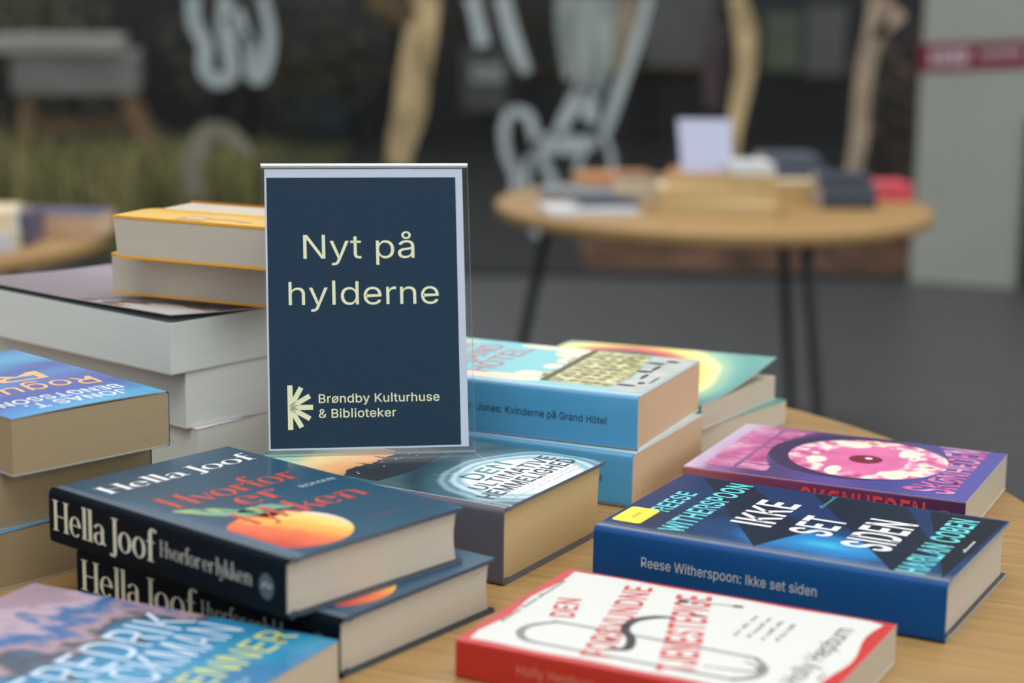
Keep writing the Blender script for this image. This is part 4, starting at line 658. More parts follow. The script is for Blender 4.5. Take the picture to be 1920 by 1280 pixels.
# --- two copies of the dark blue book with the orange fruit
navy = mat('cover_midnight', (22, 72, 98), .3, .5, .10, (18, 18, 18), coat=.35); navy_sp = mat('spine_midnight', (5, 16, 24), .55, .08, .15, (14, 14, 14))
red_ink = mat('coral_ink', (186, 62, 48), .4)
fruit_m = art('print_fruit', 'linear', [(0, (206, 66, 44)), (.35, (226, 110, 62)), (.6, (244, 178, 76)), (.85, (248, 212, 120)), (1, (240, 216, 200))], center=(.07, -.062), scale=(.066, 1), axis=(-.25, .97), noise=.14, nscale=40)
leaf_m = art('print_leaf', 'noise', [(.3, (40, 92, 72)), (.5, (120, 170, 140)), (.65, (170, 180, 80)), (.8, (220, 226, 190))], nscale=55, nstretch=(1, 2.4, 1))
def hj_cover(mb, d, t):
    hinge_glint(mb, d, .220, mat('film_glint_blue', (78, 94, 108), .3, .5), .0042, .0105)
    draw(mb, d, ([(max(x, .0165), y) for x, y in disc(.044, .177, .038, .038)[0]], disc(.044, .177, .038, .038)[1]), fruit_m, 1)
    draw(mb, d, ribbon([(.020, .098), (.036, .116), (.052, .140), (.060, .150)], [.003, .016, .014, .003]), leaf_m, 1)
    draw(mb, d, ribbon([(.046, .128), (.066, .132), (.078, .142)], [.003, .013, .003]), leaf_m, 1)
    put(mb, t, serif('Hella Joof'), .017, -.0395, .125, .018, white_ink, layer=2)
    put(mb, t, serif('Hvorfor'), .025, -.096, .107, .027, red_ink, layer=2); put(mb, t, serif('er'), .060, -.121, .036, .028, red_ink, layer=2); put(mb, t, serif('lykken'), .036, -.156, .098, .026, red_ink, layer=2)
    put(mb, t, sans('ROMAN', .02), .112, -.1155, .030, .005, mat('pale_ink', (170, 184, 192), .4), layer=2)
    put(mb, t, small_print((8,)), .094, -.196, .026, .003, mat('dim_red_ink', (110, 60, 66), .4), layer=2)
badge = mat('spine_badge', (70, 80, 88), .4)
def hj_spine(mb, s):
    put(mb, s, serif('Hella Joof'), .0035, .0098, .102, .0200, cream_ink, layer=2); put(mb, s, serif('Hvorfor er lykken'), .110, .0150, .083, .0102, mat('cream_ink_dim', (168, 168, 156), .4), layer=2)
    draw(mb, s, disc(.2050, .0175, .0062, .0078), badge, 1); draw(mb, s, ribbon([(.2010, .0160), (.2040, .0195), (.2070, .0170), (.2095, .0195)], .0012), mat('badge_mark', (160, 166, 166), .4), 2)
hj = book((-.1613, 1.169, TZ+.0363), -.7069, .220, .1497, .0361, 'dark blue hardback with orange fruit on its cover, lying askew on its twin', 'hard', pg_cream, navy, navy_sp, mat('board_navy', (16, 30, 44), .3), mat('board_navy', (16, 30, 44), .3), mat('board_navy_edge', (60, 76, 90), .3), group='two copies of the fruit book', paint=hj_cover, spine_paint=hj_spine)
dup(hj, (-.1416, 1.1701, TZ), -.6251, 'lower twin of the fruit hardback, spine mostly hidden, resting on the table')

# --- hardback under the sign
tealgrey = art('cover_teal_glow', 'radial', [(0, (250, 252, 252)), (.42, (240, 246, 250)), (.50, (140, 180, 194)), (.54, (200, 222, 230)), (.59, (92, 136, 150)), (.63, (140, 172, 182)), (.68, (60, 96, 108)), (.86, (40, 68, 78)), (1.0, (62, 92, 102))], center=(.0800, .0070), scale=(.084, .106), noise=.05, nscale=26, rough=.25, coat=.3)
sky_m = art('print_sunset', 'linear', [(0, (96, 178, 178)), (.35, (150, 200, 184)), (.55, (236, 214, 150)), (.8, (240, 180, 120)), (1, (206, 150, 110))], center=(-.109, .030), scale=(.092, 1), axis=(1, -.12), noise=.10, nscale=25, nstretch=(1, 2.5, 1))
sil_m = mat('print_skyline', (40, 44, 52), .3, .5, .25, (60, 60, 60), coat=.4)
def du_cover(mb, d, t):
    hinge_glint(mb, d, .218, mat('film_glint_lilac', (150, 156, 172), .3, .5), .0042, .0062)
    sk = [(.012, .002), (.145, .002), (.145, .092)] + [(.145-.133*k/10, .092+.006*math.sin(k*1.1)-.004*k/10) for k in range(1, 11)]
    draw(mb, d, ([(a, b) for a, b in sk], [tuple(range(len(sk)))]), sky_m, 1)
    random.seed(3); base = .100; ps = []; n = 90
    for k in range(n):
        q = k/(n-1); a = .145-.131*q
        hgt = .006+.010*max(0, math.sin(q*9.0))**2+.016*math.exp(-((q-.38)/.05)**2)+.012*math.exp(-((q-.22)/.03)**2)+random.uniform(0, .004)
        if k in (30, 36, 52, 67): hgt += .014
        ps.append((a, base-.014-hgt*(1-.5*q)))
    lo = [(.0135, base+.010), (.05, base+.016), (.1, base+.010), (.145, base+.006)]
    draw(mb, d, (ps+lo, [tuple(range(len(ps)+4))]), sil_m, 2)
    for k in range(14):
        draw(mb, d, disc(random.uniform(.02, .14), base-random.uniform(.004, .016), .0012, .0006, 6), cream_ink, 3)
    for k in range(14):
        a = R(random.uniform(0, 360)); r0, r1 = random.uniform(.030, .040), random.uniform(.046, .066)
        draw(mb, d, ribbon([(.0865+math.cos(a)*r0, .168+math.sin(a)*r0*.8), (.0865+math.cos(a)*r1, .168+math.sin(a)*r1*.8)], [.0004, .0001], 2), white_ink, 1)
    teal = mat('teal_title', (62, 130, 128), .35); dteal = mat('dark_teal_title', (36, 62, 76), .35)
    put(mb, t, sans('DEN', .022), .052, -.1675, .051, .0150, teal, layer=3); put(mb, t, sans('ULTIMATIVE', .022), .032, -.1838, .104, .0125, dteal, layer=3); put(mb, t, sans('HEMMELIGHED', .026), .0165, -.2005, .121, .0135, mat('ink_slate', (34, 46, 58), .35), layer=3)
    put(mb, t, small_print((2, 6, 7, 7)), .030, -.2062, .096, .0026, mat('peach_ink', (214, 190, 178), .4), layer=3); put(mb, t, small_print((10, 3, 2, 5, 8), 2), .026, -.2112, .100, .0026, mat('pale_blue_ink', (176, 196, 214), .4), layer=3)
slate = mat('spine_slate', (82, 82, 94), .35, .5, .06, (20, 20, 20), coat=.25)
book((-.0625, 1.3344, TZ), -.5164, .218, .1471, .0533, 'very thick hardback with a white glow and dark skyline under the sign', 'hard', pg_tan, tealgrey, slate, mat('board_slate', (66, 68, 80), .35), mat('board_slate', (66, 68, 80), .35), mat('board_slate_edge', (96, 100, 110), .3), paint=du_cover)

# --- red and white paperback in front
red = mat('cover_red', (196, 40, 34), .3, .5, .05, (20, 20, 20), coat=.35); wpaper = mat('cover_white_print', (208, 209, 204), .4, .4)
grey_line = mat('grey_print', (124, 126, 126), .4)
pinkfill = mat('pale_red_ink', (206, 92, 84), .4); redt = mat('title_red', (190, 36, 32), .4)
def wh_cover(mb, d, t):
    out = []
    for k in range(25): out.append((.006+.0006*math.sin(k*.9), .006+.203*k/24))
    for k in range(1, 13): out.append((.006+.139*k/12, .2085+.0026*math.sin(k*.85+2.6)))
    for k in range(1, 25): out.append((.1475+.0006*math.sin(k*.7), .209-.203*k/24))
    for k in range(1, 12): out.append((.1475-.139*k/12, .0058+.0018*math.sin(k*.95)))
    draw(mb, d, (out, [tuple(range(len(out)-1, -1, -1))]), wpaper, 1)
    trk = [(.018, .045), (.020, .034), (.030, .0265), (.042, .027), (.053, .036), (.056, .048), (.056, .150), (.053, .164), (.042, .172), (.030, .172), (.020, .164), (.018, .150), (.018, .045)]
    draw(mb, d, ribbon(trk, [.003, .0045, .0052, .0045, .0034, .003, .003, .0034, .0045, .0052, .0045, .0034, .003]), grey_line, 2)
    draw(mb, d, ribbon([(.030, .140), (.034, .165), (.042, .169), (.048, .158)], [.001, .002, .002, .001]), black_ink, 2)
    draw(mb, d, ribbon([(.028, .082), (.034, .092), (.050, .088), (.064, .078), (.080, .077), (.092, .086), (.096, .096)], [.002, .006, .0055, .0055, .0058, .005, .002]), black_ink, 4)
    draw(mb, d, ribbon([(.126, .088), (.131, .106), (.1345, .122)], [.001, .001, .001]), black_ink, 4); draw(mb, d, ribbon([(.126, .086), (.127, .092)], .005), black_ink, 4); draw(mb, d, ribbon([(.1335, .119), (.1350, .125)], [.004, .003]), black_ink, 4)
    for s, s0, b0, ln, cap, rot in (('DEN', .067, .043, .034, .0140, .30), ('FORSVUNDNE', .0155, .0895, .1285, .0165, .21), ('TJENESTEPIGE', .0170, .1400, .1320, .0205, .30)):
        put(mb, t, sans(s, .032), s0, -b0, ln, cap, redt, rot, layer=3)
        put(mb, t, sans(s, -.015), s0+.0010, -b0+.0010, ln-.0020, cap-.0016, pinkfill, rot, layer=4)
    for k, (a, b_) in enumerate(((85, 121), (86, 122), (86, 120), (88, 118))):
        put(mb, t, small_print(((3, 3, 3), (2, 7, 3), (2, 5, 4), (2, 3, 4))[k], k), a/1000, -(.139+.0083*k), (b_-a)/1000, .0032, mat('soft_black_ink', (70, 70, 72), .4), layer=3)
    put(mb, t, small_print((8, 6)), .040, -.0100, .045, .0040, mat('soft_black_ink', (70, 70, 72), .4), layer=3, shear=.3); put(mb, t, small_print((9,)), .090, -.0100, .034, .0040, mat('soft_black_ink', (70, 70, 72), .4), layer=3, shear=.3)
    put(mb, t, sans('Holly Hepburn', .006), .028, -.1965, .100, .0115, mat('ink_grey', (44, 44, 48), .4), layer=3)
    put(mb, t, small_print((4,)), .040, -.2045, .010, .003, mat('soft_black_ink', (70, 70, 72), .4), layer=3)
book((.1004, 1.0696, TZ), -.4706, .2158, .1506, .0233, 'red edged white paperback with slanting red title, lying nearest on the right', 'paper', pg_warm, red, mat('spine_red', (176, 30, 24), .3, coat=.3), red, wpaper, white_edge, paint=wh_cover, round_=.0015,
     spine_paint=lambda mb, s: put(mb, s, sans('Holly Hepburn', .004), .040, .0095, .048, .0060, mat('salmon_ink', (214, 120, 108), .4), layer=2))

# --- purple and pink paperback
pk_art = art('cover_violet', 'linear', [(0, (206, 186, 210)), (.05, (196, 170, 204)), (.10, (150, 96, 150)), (.30, (74, 54, 110)), (.55, (92, 70, 150)), (.75, (66, 62, 142)), (1, (80, 74, 160))], center=(-.108, 0), scale=(.216, 1), axis=(1, -.08), noise=.09, nscale=12)
pink = art('print_pink', 'noise', [(.3, (196, 70, 140)), (.5, (226, 120, 170)), (.65, (236, 170, 200)), (.8, (240, 214, 226))], nscale=60)
dish = art('print_dish', 'noise', [(.28, (176, 50, 110)), (.42, (222, 104, 156)), (.52, (236, 160, 194)), (.56, (246, 236, 226)), (.62, (248, 240, 214)), (.70, (200, 84, 104))], nscale=75)
def pk_cover(mb, d, t):
    ringm = mat('print_ring', (58, 42, 82), .3, coat=.3)
    draw(mb, d, disc(.0900, .1120, .068, .069), ringm, 2); draw(mb, d, disc(.0880, .1215, .060, .062), dish, 3)
    draw(mb, d, disc(.0870, .1180, .044, .034), mat('print_rose', (222, 112, 164), .3, .5, .15, (40, 40, 40)), 4)
    draw(mb, d, disc(.0860, .1200, .013, .013), mat('print_cherry', (120, 24, 44), .3), 5); draw(mb, d, disc(.0895, .1215, .003, .003), white_ink, 6)
    for k, (s, t_, a, b_) in enumerate(((.045, .105, .012, .006), (.128, .100, .010, .014), (.118, .145, .014, .006), (.050, .150, .009, .012), (.070, .085, .010, .008), (.060, .165, .008, .006))):
        draw(mb, d, disc(s, t_, a, b_, 16), mat('print_petal', (250, 232, 206), .35), 5)
    random.seed(11)
    for row, (t0, t1) in enumerate(((.0115, .034), (.037, .061))):
        s = .016
        while s < .150:
            w = random.uniform(.0022, .0052); bow = .017*max(0, 1-((s-.088)/.062)**2) if row else 0
            e = max(t0+.006, t1-bow)
            if row == 0 or e-t0 > .0065: draw(mb, d, _poly((s, t0), (s+w, t0+random.uniform(-.001, .001)), (s+w, e), (s, e+random.uniform(-.001, .001))), pink, 3)
            s += w+random.uniform(.0010, .0028)
    v, f, w = sans('SKØNHEDEN', .03)
    out = []
    for x, y in v:
        s = .014+x/w*.140; bow = .020*(2*abs(s-.084)/.14)**1.6
        out.append(d(s, .2020-y*(.018+bow), EPS[0]*3))
    mb.add(out, f, pink)
pk_sp = art('spine_plum', 'linear', [(0, (150, 90, 104)), (.3, (110, 44, 84)), (.6, (92, 34, 84)), (1, (58, 22, 70))], center=(-.108, 0), scale=(.216, 1), noise=.08, nscale=20)
book((.263, 1.4543, TZ), -.4321, .2159, .1569, .0283, 'purple and pink paperback with a round dessert picture, behind the navy hardback', 'paper', pg_warm, pk_art, pk_sp, pk_art, white_edge, white_edge, paint=pk_cover, round_=.0015,
     spine_paint=lambda mb, s: (put(mb, s, sans('SKØNHEDEN', .03), .093, .0075, .094, .0165, mat('spine_title_red', (206, 60, 66), .4), layer=2), put(mb, s, small_print((6, 5)), .010, .0100, .066, .0110, mat('spine_title_dim', (150, 30, 50), .4), layer=2), draw(mb, s, _ring(.2010, .0130, .0075, .0075, .0007, .0007), mat('spine_mark', (150, 80, 120), .4), 2)))

# --- two copies of the sky blue thick paperback
blue_sp = mat('spine_sky', (72, 152, 200), .3, .5, .06, (10, 10, 10), coat=.35)
gh_art = art('cover_sky', 'linear', [(0, (196, 222, 190)), (.16, (120, 206, 214)), (.5, (132, 208, 214)), (.8, (150, 206, 206)), (1, (176, 206, 200))], center=(-.109, 0), scale=(.218, 1), noise=.05, nscale=14)
cloud = mat('print_cloud', (240, 226, 204), .35, .5, .06, (40, 40, 40)); stone = art('print_stone', 'noise', [(.3, (96, 92, 46)), (.45, (170, 164, 96)), (.58, (214, 206, 146)), (.7, (236, 230, 190)), (.8, (120, 112, 64))], nscale=95, nstretch=(1, 1, 1))
street = mat('print_street', (190, 194, 190), .35, .5, .12, (50, 50, 50)); dull_red = mat('print_dull_red', (196, 112, 116), .4)
def gh_cover(mb, d, t):
    hinge_glint(mb, d, .218, mat('film_glint_sky', (176, 206, 222), .3, .5), .0035, .0075)
    random.seed(5)
    for a, b_, r1, r2 in ((.020, .070, .010, .022), (.018, .100, .012, .030), (.040, .112, .012, .012), (.128, .112, .016, .012), (.145, .082, .008, .020), (.148, .110, .008, .024), (.075, .118, .010, .008), (.100, .120, .012, .008), (.022, .036, .006, .014)):
        draw(mb, d, disc(min(max(a, r1+.011), .150-r1), b_, r1, r2, 20), cloud, 1)
    bld = [(.022, .128), (.050, .120), (.075, .132), (.100, .120), (.135, .124), (.150, .130), (.150, .176), (.120, .182), (.060, .190), (.022, .186)]
    draw(mb, d, (bld, [tuple(range(len(bld)))]), stone, 2)
    for k in range(9):
        for j in range(4):
            s = .028+.013*k; q = .140+.010*j
            draw(mb, d, _poly((s, q), (s+.005, q), (s+.005, q+.0055), (s, q+.0055)), mat('print_window', (118, 108, 66), .4), 3)
    draw(mb, d, _poly((.022, .128), (.150, .124), (.150, .130), (.022, .134)), mat('print_roof', (84, 78, 46), .4), 3)
    stp = [(.014, .190), (.060, .191), (.120, .184), (.1495, .178), (.1495, .216), (.014, .216)]
    draw(mb, d, (stp, [tuple(range(len(stp)))]), street, 2)
    for s, q, a, b_ in ((.034, .196, .003, .008), (.046, .204, .004, .003), (.070, .198, .010, .002), (.088, .192, .004, .007), (.104, .196, .012, .002), (.122, .190, .004, .008), (.134, .200, .004, .006), (.060, .210, .014, .001)):
        draw(mb, d, disc(s, q, a, b_, 10), black_ink, 4)
    put(mb, t, sans('KVINDERNE PÅ', .01), .022, -.027, .110, .0120, dull_red, layer=3); put(mb, t, sans('GRAND', .015), .030, -.052, .104, .020, dull_red, layer=3); put(mb, t, sans('HÔTEL', .015), .030, -.079, .100, .020, dull_red, layer=3)
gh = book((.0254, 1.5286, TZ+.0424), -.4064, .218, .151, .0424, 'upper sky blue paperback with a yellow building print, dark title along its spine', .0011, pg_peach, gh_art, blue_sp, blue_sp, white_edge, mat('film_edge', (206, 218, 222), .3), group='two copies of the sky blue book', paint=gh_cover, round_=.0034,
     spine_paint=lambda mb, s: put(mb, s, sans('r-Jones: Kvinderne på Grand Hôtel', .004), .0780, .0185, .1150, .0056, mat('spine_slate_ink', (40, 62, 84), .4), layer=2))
dup(gh, (.0265, 1.5213, TZ), -.4476, 'lower sky blue paperback, directly under its twin on the table')

# --- two paperbacks with the sun burst
burst = art('cover_burst', 'radial', [(0, (44, 50, 60)), (.56, (58, 56, 60)), (.60, (200, 60, 44)), (.65, (230, 104, 56)), (.69, (246, 222, 110)), (.78, (246, 240, 160)), (.85, (150, 194, 164)), (.94, (96, 166, 156)), (1, (84, 154, 146))], center=(-.028, -.028), scale=(.142, .146), noise=.03, nscale=20)
def burst_lift(x, y): 
    b_ = max(0, (y+.050)/.1225)
    return .0004+.0165*b_**1.5*(.68+.32*x/.1075)
# corner (tail, fore-edge) sits at (.2365, 1.691)
def corner_to_centre(cx, cy, rz, L, Wd, sx=1, sy=1):
    lx, ly = sx*L/2, sy*Wd/2
    return (cx-(math.cos(rz)*lx-math.sin(rz)*ly), cy-(math.sin(rz)*lx+math.cos(rz)*ly))
c1 = corner_to_centre(.2372, 1.691, -.57, .215, .145); c2 = corner_to_centre(.2480, 1.6915, -.66, .215, .145)
book((*c1, TZ+.0223), -.57, .215, .145, .0217, 'paperback with a yellow and red sun burst, its cover curling up', 'paper', pg_cream, burst, burst, burst, white_edge, white_edge, group='two copies of the sun burst book', lift=burst_lift)
book((*c2, TZ), -.66, .215, .145, .0217, 'lower sun burst paperback, green cover edge just showing, on the table', 'paper', pg_cream, burst, mat('cover_sea_green', (96, 150, 136), .35), burst, mat('cover_sea_green', (96, 150, 136), .35), mat('cover_sea_green', (96, 150, 136), .35), group='two copies of the sun burst book')

# --- thick white-paged stack at the left (three) with two yellow books on it
mauve = art('cover_mauve', 'radial', [(0, (226, 228, 232)), (.40, (224, 226, 230)), (.46, (150, 116, 100)), (.56, (110, 78, 84)), (.66, (206, 204, 206)), (.72, (120, 86, 94)), (.86, (158, 138, 142)), (1, (150, 130, 136))], center=(-.120, .075), scale=(.130, .110), noise=.26, nscale=24, nstretch=(1, 1.5, 1), rough=.25, coat=.4)
maroon = mat('cover_maroon', (120, 52, 60), .35, coat=.3)
YC = R(140)
def c_book(cx, cy, z, rz, H, label, lift=None, cover=mauve):
    c = corner_to_centre(cx, cy, rz, .262, .150, -1, 1)
    return book((*c, z), rz, .262, .150, H, label, .0009, pg_white, cover, maroon, maroon, dark_in if lift else white_edge, mat('mauve_edge', (186, 176, 180), .4), group='thick white paged paperbacks', lift=lift)  # only the gaping cover gets a dark inside, darkening its gap
c_book(-.2436, 1.4560, TZ, R(143), .0449, 'bottom white paged paperback of the left stack, mostly hidden behind the fruit book')
c_book(-.2524, 1.4560, TZ+.0450, R(138), .0449, 'middle white paged paperback of the left stack, beside the sign', cover=mat('cover_pale', (196, 196, 200), .4))
c_book(-.2610, 1.4430, TZ+.0902, R(140), .0408, 'top white paged paperback of the left stack, mauve cover gaping open', lift=lambda x, y: .0066*max(0, (y+.045)/.120)**1.5*(.72+.28*max(0, -x/.12)))
yel_art = art('cover_yellow', 'noise', [(.40, (238, 182, 18)), (.63, (242, 190, 30)), (.67, (196, 140, 60)), (.73, (226, 214, 160))], nscale=13, nstretch=(1, 1.6, 1))
yel = mat('cover_yellow_edge', (232, 164, 20), .35, .5, coat=.2)
ya = R(157)   # fore-edge towards the camera, spine away
def y_book(cx, cy, z, rz, label, lift=None, shear=0.0):
    c = corner_to_centre(cx, cy, rz, .185, .112, 1, 1)
    return book((*c, z), rz, .185, .112, .0330, label, .0020, pg_cream, yel_art, yel, yel, yel, yel, group='yellow paperbacks on the left stack', lift=lift, shear=shear)
y_book(-.3230, 1.5310, TZ+.1382, ya, 'lower yellow paperback lying on the mauve covered book')
y_book(-.3110, 1.4960, TZ+.1730, R(156), 'upper yellow paperback topping the left stack, beside the sign', lift=lambda x, y: .0002-.012*max(0, -(y-.02)/.076)**2, shear=.10)

# --- stack of blue tan-paged paperbacks at the left edge
bg_art = art('cover_royal', 'linear', [(0, (60, 160, 204)), (.10, (44, 120, 190)), (.20, (36, 62, 150)), (.34, (46, 70, 160)), (.48, (56, 110, 176)), (.60, (40, 70, 150)), (.8, (70, 150, 196)), (1, (50, 90, 160))], center=(-.096, 0), scale=(.192, 1), axis=(1, .22), noise=.14, nscale=16, nstretch=(1, .4, 1))
def bg_cover(mb, d, t):
    og = mat('orange_ink', (238, 172, 112), .4)
    put(mb, t, sans('JONAS T.', .02), .022, -.024, .076, .0125, white_ink, layer=2); put(mb, t, sans('BENGTSSON', .02), .016, -.041, .094, .0125, white_ink, layer=2)
    put(mb, t, sans('Rogum', .0), .014, -.076, .100, .0240, og, layer=2, shear=.15); put(mb, t, sans('R', .0), .034, -.112, .040, .024, og, layer=2, shear=.15)
bg_sp = mat('spine_ink_blue', (40, 44, 70), .35)
def b_book(cx, cy, z, rz, label):
    # head and spine corner at (cx, cy)
    c = corner_to_centre(cx, cy, rz, .192, .122, -1, -1)
    return (c[0], c[1], z), rz
l0, r0 = b_book(-.2330, 1.2790, TZ+.0770, R(136), '')
bgb = book(l0, r0, .192, .122, .0383, 'topmost blue paperback with white and orange lettering at the left edge', .0008, pg_ochre, bg_art, bg_sp, bg_sp, white_edge, mat('pale_blue_edge', (126, 140, 150), .4), group='stack of tan paged paperbacks', paint=bg_cover, lift=lambda x, y: .0012*math.sin(max(0, min(1, (y+.061)/.122))*math.pi), round_=.0018)
l1, r1 = b_book(-.2470, 1.2860, TZ+.0385, R(136), '')
l2, r2 = b_book(-.2500, 1.2830, TZ, R(138), '')
dup(bgb, l1, r1, 'middle tan paged paperback in the left edge stack'); dup(bgb, l2, r2, 'bottom tan paged paperback in the left edge stack, on the table')

# --- blue paperback nearest the camera, bottom left
fb_art = art('cover_brush_blue', 'linear', [(0, (160, 136, 152)), (.12, (180, 160, 176)), (.22, (52, 104, 158)), (.33, (166, 140, 152)), (.42, (66, 76, 90)), (.50, (40, 124, 166)), (.64, (40, 128, 170)), (.80, (58, 140, 176)), (1, (46, 116, 160))], center=(-.108, 0), scale=(.216, 1), axis=(1, -.35), noise=.42, nscale=20, nstretch=(1, 1.6, 1), rough=.3)
def fb_cover(mb, d, t):
    wi = mat('brush_white', (196, 212, 228), .4); yi = mat('brush_yellow', (206, 208, 110), .4)
    put(mb, t, sans('FREDRIK'), .004, -.132, .132, .034, wi, layer=2, rot=.03); put(mb, t, sans('BACKMAN'), .006, -.164, .130, .030, wi, layer=2, rot=.03)
    put(mb, t, sans('VENNER', .0), .030, -.193, .112, .022, yi, layer=2);
    put(mb, t, small_print((5,)), .040, -.206, .028, .004, mat('pale_ink', (170, 184, 192), .4), layer=2)
fc_ = corner_to_centre(-.0955, 1.0365, -.446, .217, .146, 1, 1)
book((*fc_, TZ), -.446, .217, .146, .0272, 'blue paperback with white and yellow brush lettering at the bottom left', 'paper', pg_warm, fb_art, fb_art, fb_art, white_edge, mat('blue_edge', (120, 160, 190), .4), paint=fb_cover)

# ------------------------------------------------------------------ sign in its clear holder
SGX, SGY, SGZ, SGR, LEAN = -.1005, 1.3514, TZ+.0537, .1528, .3058
hd = empty('sign_holder', (SGX, SGY, SGZ), SGR, 'clear acrylic stand holding the navy sign, on the thick skyline hardback', 'sign holder')
acr = clear('acrylic', (.975, .985, .985, 1), .05, .25); acr_e = mat('acrylic_edge', (190, 196, 196), .15, .6)
cl_, sl_ = math.cos(LEAN), math.sin(LEAN)
def sp_(x, v, off):             # point on the leaning panel: x across, v up the panel, off towards the viewer
    return (x, v*sl_-off*cl_, v*cl_+off*sl_)
def sheet(x0, x1, v0, v1, o0, o1, m, e):
    m_ = MB(); c = [(x0, v0), (x1, v0), (x1, v1), (x0, v1)]
    m_.add([sp_(x, v, o1) for x, v in c], [(0, 1, 2, 3)], m)
    m_.add([sp_(x, v, o1) for x, v in c]+[sp_(x, v, o0) for x, v in c], [(0, 4, 5, 1), (1, 5, 6, 2), (2, 6, 7, 3), (3, 7, 4, 0)], e)
    return m_
sheet(-.076, .076, .0030, .212, .0008, .0020, acr, acr_e).build('front_panel', hd)
sheet(-.076, .076, .0016, .212, -.0020, -.0006, acr, acr_e).build('back_panel', hd)
m_ = MB(); m_.tube([sp_(-.076, .2125, 0), sp_(.076, .2125, 0)], .0017, mat('acrylic_fold', (224, 228, 230), .12, .7), 10); m_.build('top_fold', hd, smooth=True)
m_ = MB(); ft = [(-.076, .0005), (.076, .0005), (.076, .060), (-.076, .060)]
m_.add([(x, y, .0017) for x, y in ft]+[(x, y, .0002) for x, y in ft], [(0, 1, 2, 3), (7, 6, 5, 4)], acr); m_.add([(x, y, .0017) for x, y in ft]+[(x, y, .0002) for x, y in ft], [(0, 4, 5, 1), (1, 5, 6, 2), (2, 6, 7, 3), (3, 7, 4, 0)], acr_e); m_.build('foot', hd)
navy_p = mat('sign_navy', (18, 46, 66), .6, .12, .04, (500, 500, 500)); paper = mat('sign_paper', (180, 189, 205), .6, .3); cream = mat('sign_cream', (214, 216, 176), .5)
ps = MB()
pv = [sp_(x, v, .0002) for x, v in ((-.0735, .0045), (.0712, .0045), (.0720, .2100), (-.0735, .2100))]
ps.face(pv, paper); ps.face([sp_(x, v, -.0001) for x, v in ((-.0735, .0045), (-.0735, .2100), (.0720, .2100), (.0712, .0045))], paper)
def ss(x, v, e): return sp_(x, v, .0002+e)
draw(ps, ss, _poly((-.0728+.0005, .0058), (.0655, .0058), (.0668, .2037), (-.0720, .2037)), navy_p, 1)
put(ps, ss, sans('Nyt på', -.004), -.0462, .1437, .0812, .0176, cream, layer=2); put(ps, ss, sans('hylderne', -.004), -.0574, .1097, .1095, .0172, cream, layer=2)
put(ps, ss, sans('Brøndby Kulturhuse', .012), -.0372, .0383, .0878, .0062, cream, layer=2); put(ps, ss, sans('& Biblioteker', .012), -.0373, .0275, .0560, .0062, cream, layer=2)
draw(ps, ss, _rect(-.0596, .0192, -.0559, .0515), cream, 2)
for a in (60, 30, 0, -30, -60):
    ca, sa = math.cos(R(a)), math.sin(R(a)); r0, r1 = .0005, .0166; w = .0018; cx, cy = -.0580, .0353
    draw(ps, ss, _poly((cx+ca*r0+sa*w, cy+sa*r0-ca*w), (cx+ca*r1+sa*w, cy+sa*r1-ca*w), (cx+ca*r1-sa*w, cy+sa*r1+ca*w), (cx+ca*r0-sa*w, cy+sa*r0+ca*w)), cream, 3)
pst = ps.build('printed_sign'); pst.location = (SGX, SGY, SGZ); pst.rotation_euler = (0, 0, SGR); tag(pst, 'navy printed sign with cream lettering, inside the clear acrylic stand', 'sign')

# ------------------------------------------------------------------ books on the far tables
far_c = {'cream': mat('far_cream', (226, 206, 168), .5), 'white': mat('far_white', (196, 200, 204), .5), 'dark': mat('far_dark', (52, 58, 70), .5), 'slate': mat('far_slate', (70, 78, 92), .5), 'red': mat('far_red', (196, 70, 84), .5),
         'orange': mat('far_orange', (180, 124, 80), .5), 'purple': mat('far_purple', (84, 80, 104), .5), 'brown': mat('far_brown', (120, 88, 62), .5), 'navy': mat('far_navy', (60, 70, 92), .5), 'grey': mat('far_grey', (120, 126, 134), .5)}
def far(px, py, y, z, rz, L, Wd, H, cov, pg, label, group):
    p = ray_to_plane(px, py, 1, y)
    return book((p.x, y, z), R(rz), L, Wd, H, label, .0012, pg, far_c[cov], group=group)
G1 = 'books on the table before the glass wall'
far(1100, 385, 4.18, FT, 12, .20, .14, .014, 'white', pg_cream, 'pale flat book at the left rim of the table before the glass', G1)
far(1130, 377, 4.22, FT+.0142, 14, .14, .11, .012, 'dark', pg_cream, 'dark blue thin book on the pale flat book at the table rim', G1)
far(1085, 360, 4.46, FT, -8, .17, .13, .020, 'grey', pg_white, 'pale grey book behind the flat pale book at the rim', G1)
far(1150, 350, 4.68, FT, 10, .18, .12, .034, 'orange', pg_tan, 'orange brown book near the back rim of the table', G1)
far(1232, 365, 4.42, FT, 178, .20, .13, .032, 'cream', pg_cream, 'cream book left of the small white sign, lower of two', G1)
far(1234, 340, 4.43, FT+.0322, 174, .19, .13, .022, 'brown', pg_cream, 'brown covered book topping the pair left of the small white sign', G1)
far(1345, 395, 4.20, FT, 172, .25, .15, .030, 'cream', pg_tan, 'lowest cream book of the stack under the small white sign', G1)
far(1340, 370, 4.21, FT+.0302, 178, .25, .15, .030, 'cream', pg_tan, 'second cream book of the stack under the small white sign', G1)
far(1352, 345, 4.22, FT+.0604, 170, .23, .15, .030, 'orange', pg_tan, 'third book of the stack under the small white sign, tan edges', G1)
far(1402, 320, 4.20, FT+.0906, 185, .095, .12, .024, 'white', pg_white, 'small pale book on top of the stack beside the white sign', G1)
far(1505, 370, 4.48, FT, 176, .14, .11, .046, 'cream', pg_tan, 'tan paged book right of the cream stack on the far table', G1)
far(1480, 325, 4.56, FT+.0464, 8, .14, .12, .030, 'navy', pg_cream, 'slate blue book lying on the tan paged book', G1)
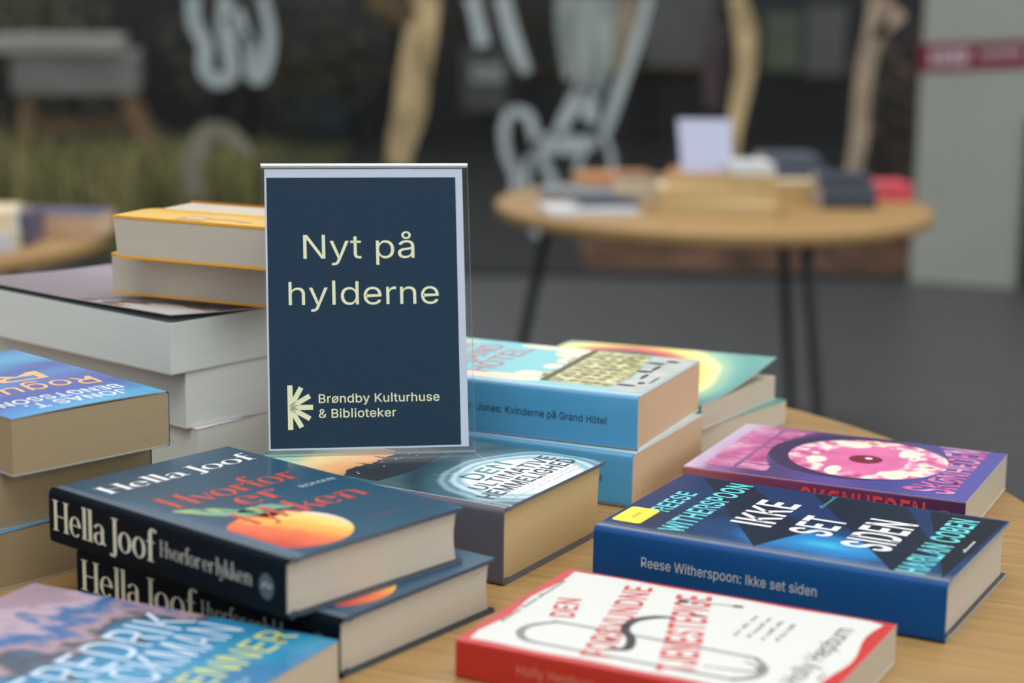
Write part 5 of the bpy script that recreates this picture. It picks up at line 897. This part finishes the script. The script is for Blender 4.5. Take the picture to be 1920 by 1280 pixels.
far(1475, 305, 4.56, FT+.0766, 4, .13, .12, .022, 'slate', pg_cream, 'grey blue book, highest of the far table stack on the right', G1)
far(1582, 375, 4.36, FT, 2, .125, .12, .026, 'dark', pg_cream, 'bottom dark book of the short dark stack by the pink book', G1)
far(1580, 355, 4.37, FT+.0262, 4, .125, .12, .024, 'slate', pg_cream, 'middle slate book of the short dark stack by the pink book', G1)
far(1577, 335, 4.38, FT+.0504, 358, .120, .12, .022, 'dark', pg_cream, 'top dark book of the short dark stack by the pink book', G1)
far(1664, 372, 4.52, FT, 5, .085, .11, .040, 'red', pg_cream, 'pinkish red book at the right rim of the far table', G1)
G2 = 'books on the table at the left edge'
far(-16, 452, 3.54, FT, 4, .10, .12, .034, 'white', pg_cream, 'cream book at the left edge, lower of two on the cut off table', G2)
far(-18, 415, 3.55, FT+.0342, 8, .10, .12, .040, 'cream', pg_white, 'cream book at the left edge, upper of two on the cut off table', G2)
far(128, 420, 3.74, FT, 174, .15, .12, .044, 'purple', pg_peach, 'peach paged book with a dark cover on the cut off table', G2)
p = ray_to_plane(58, 400, 1, 3.62); bm_ = MB(); bm_.box(-.012, .012, -.05, .05, 0, .062, far_c['purple']); o = bm_.build('bookmark_box', bevel=.002); o.location = (p.x, 3.62, FT); tag(o, 'narrow purple grey box between the cream books and the peach paged book', 'box', )
# small white sign on the cream stack
p = ray_to_plane(1326, 300, 1, 4.19)
fs = empty('sign_holder', (p.x, 4.19, FT+.0906), R(6), 'small white sign stand on the cream stack of the far table', 'sign holder')
m_ = MB(); c = [(-.056, 0), (.056, 0), (.056, .118), (-.062, .118)]
m_.add([(x, v*.30, v*.95) for x, v in c]+[(x, v*.30+.003, v*.95) for x, v in c], [(0, 1, 2, 3), (7, 6, 5, 4), (0, 4, 5, 1), (1, 5, 6, 2), (2, 6, 7, 3), (3, 7, 4, 0)], mat('far_sign_paper', (176, 182, 206), .5)); m_.build('panel', fs)
m_ = MB(); m_.box(-.055, .055, .002, .05, 0, .002, mat('far_sign_foot', (190, 196, 206), .3)); m_.build('foot', fs)
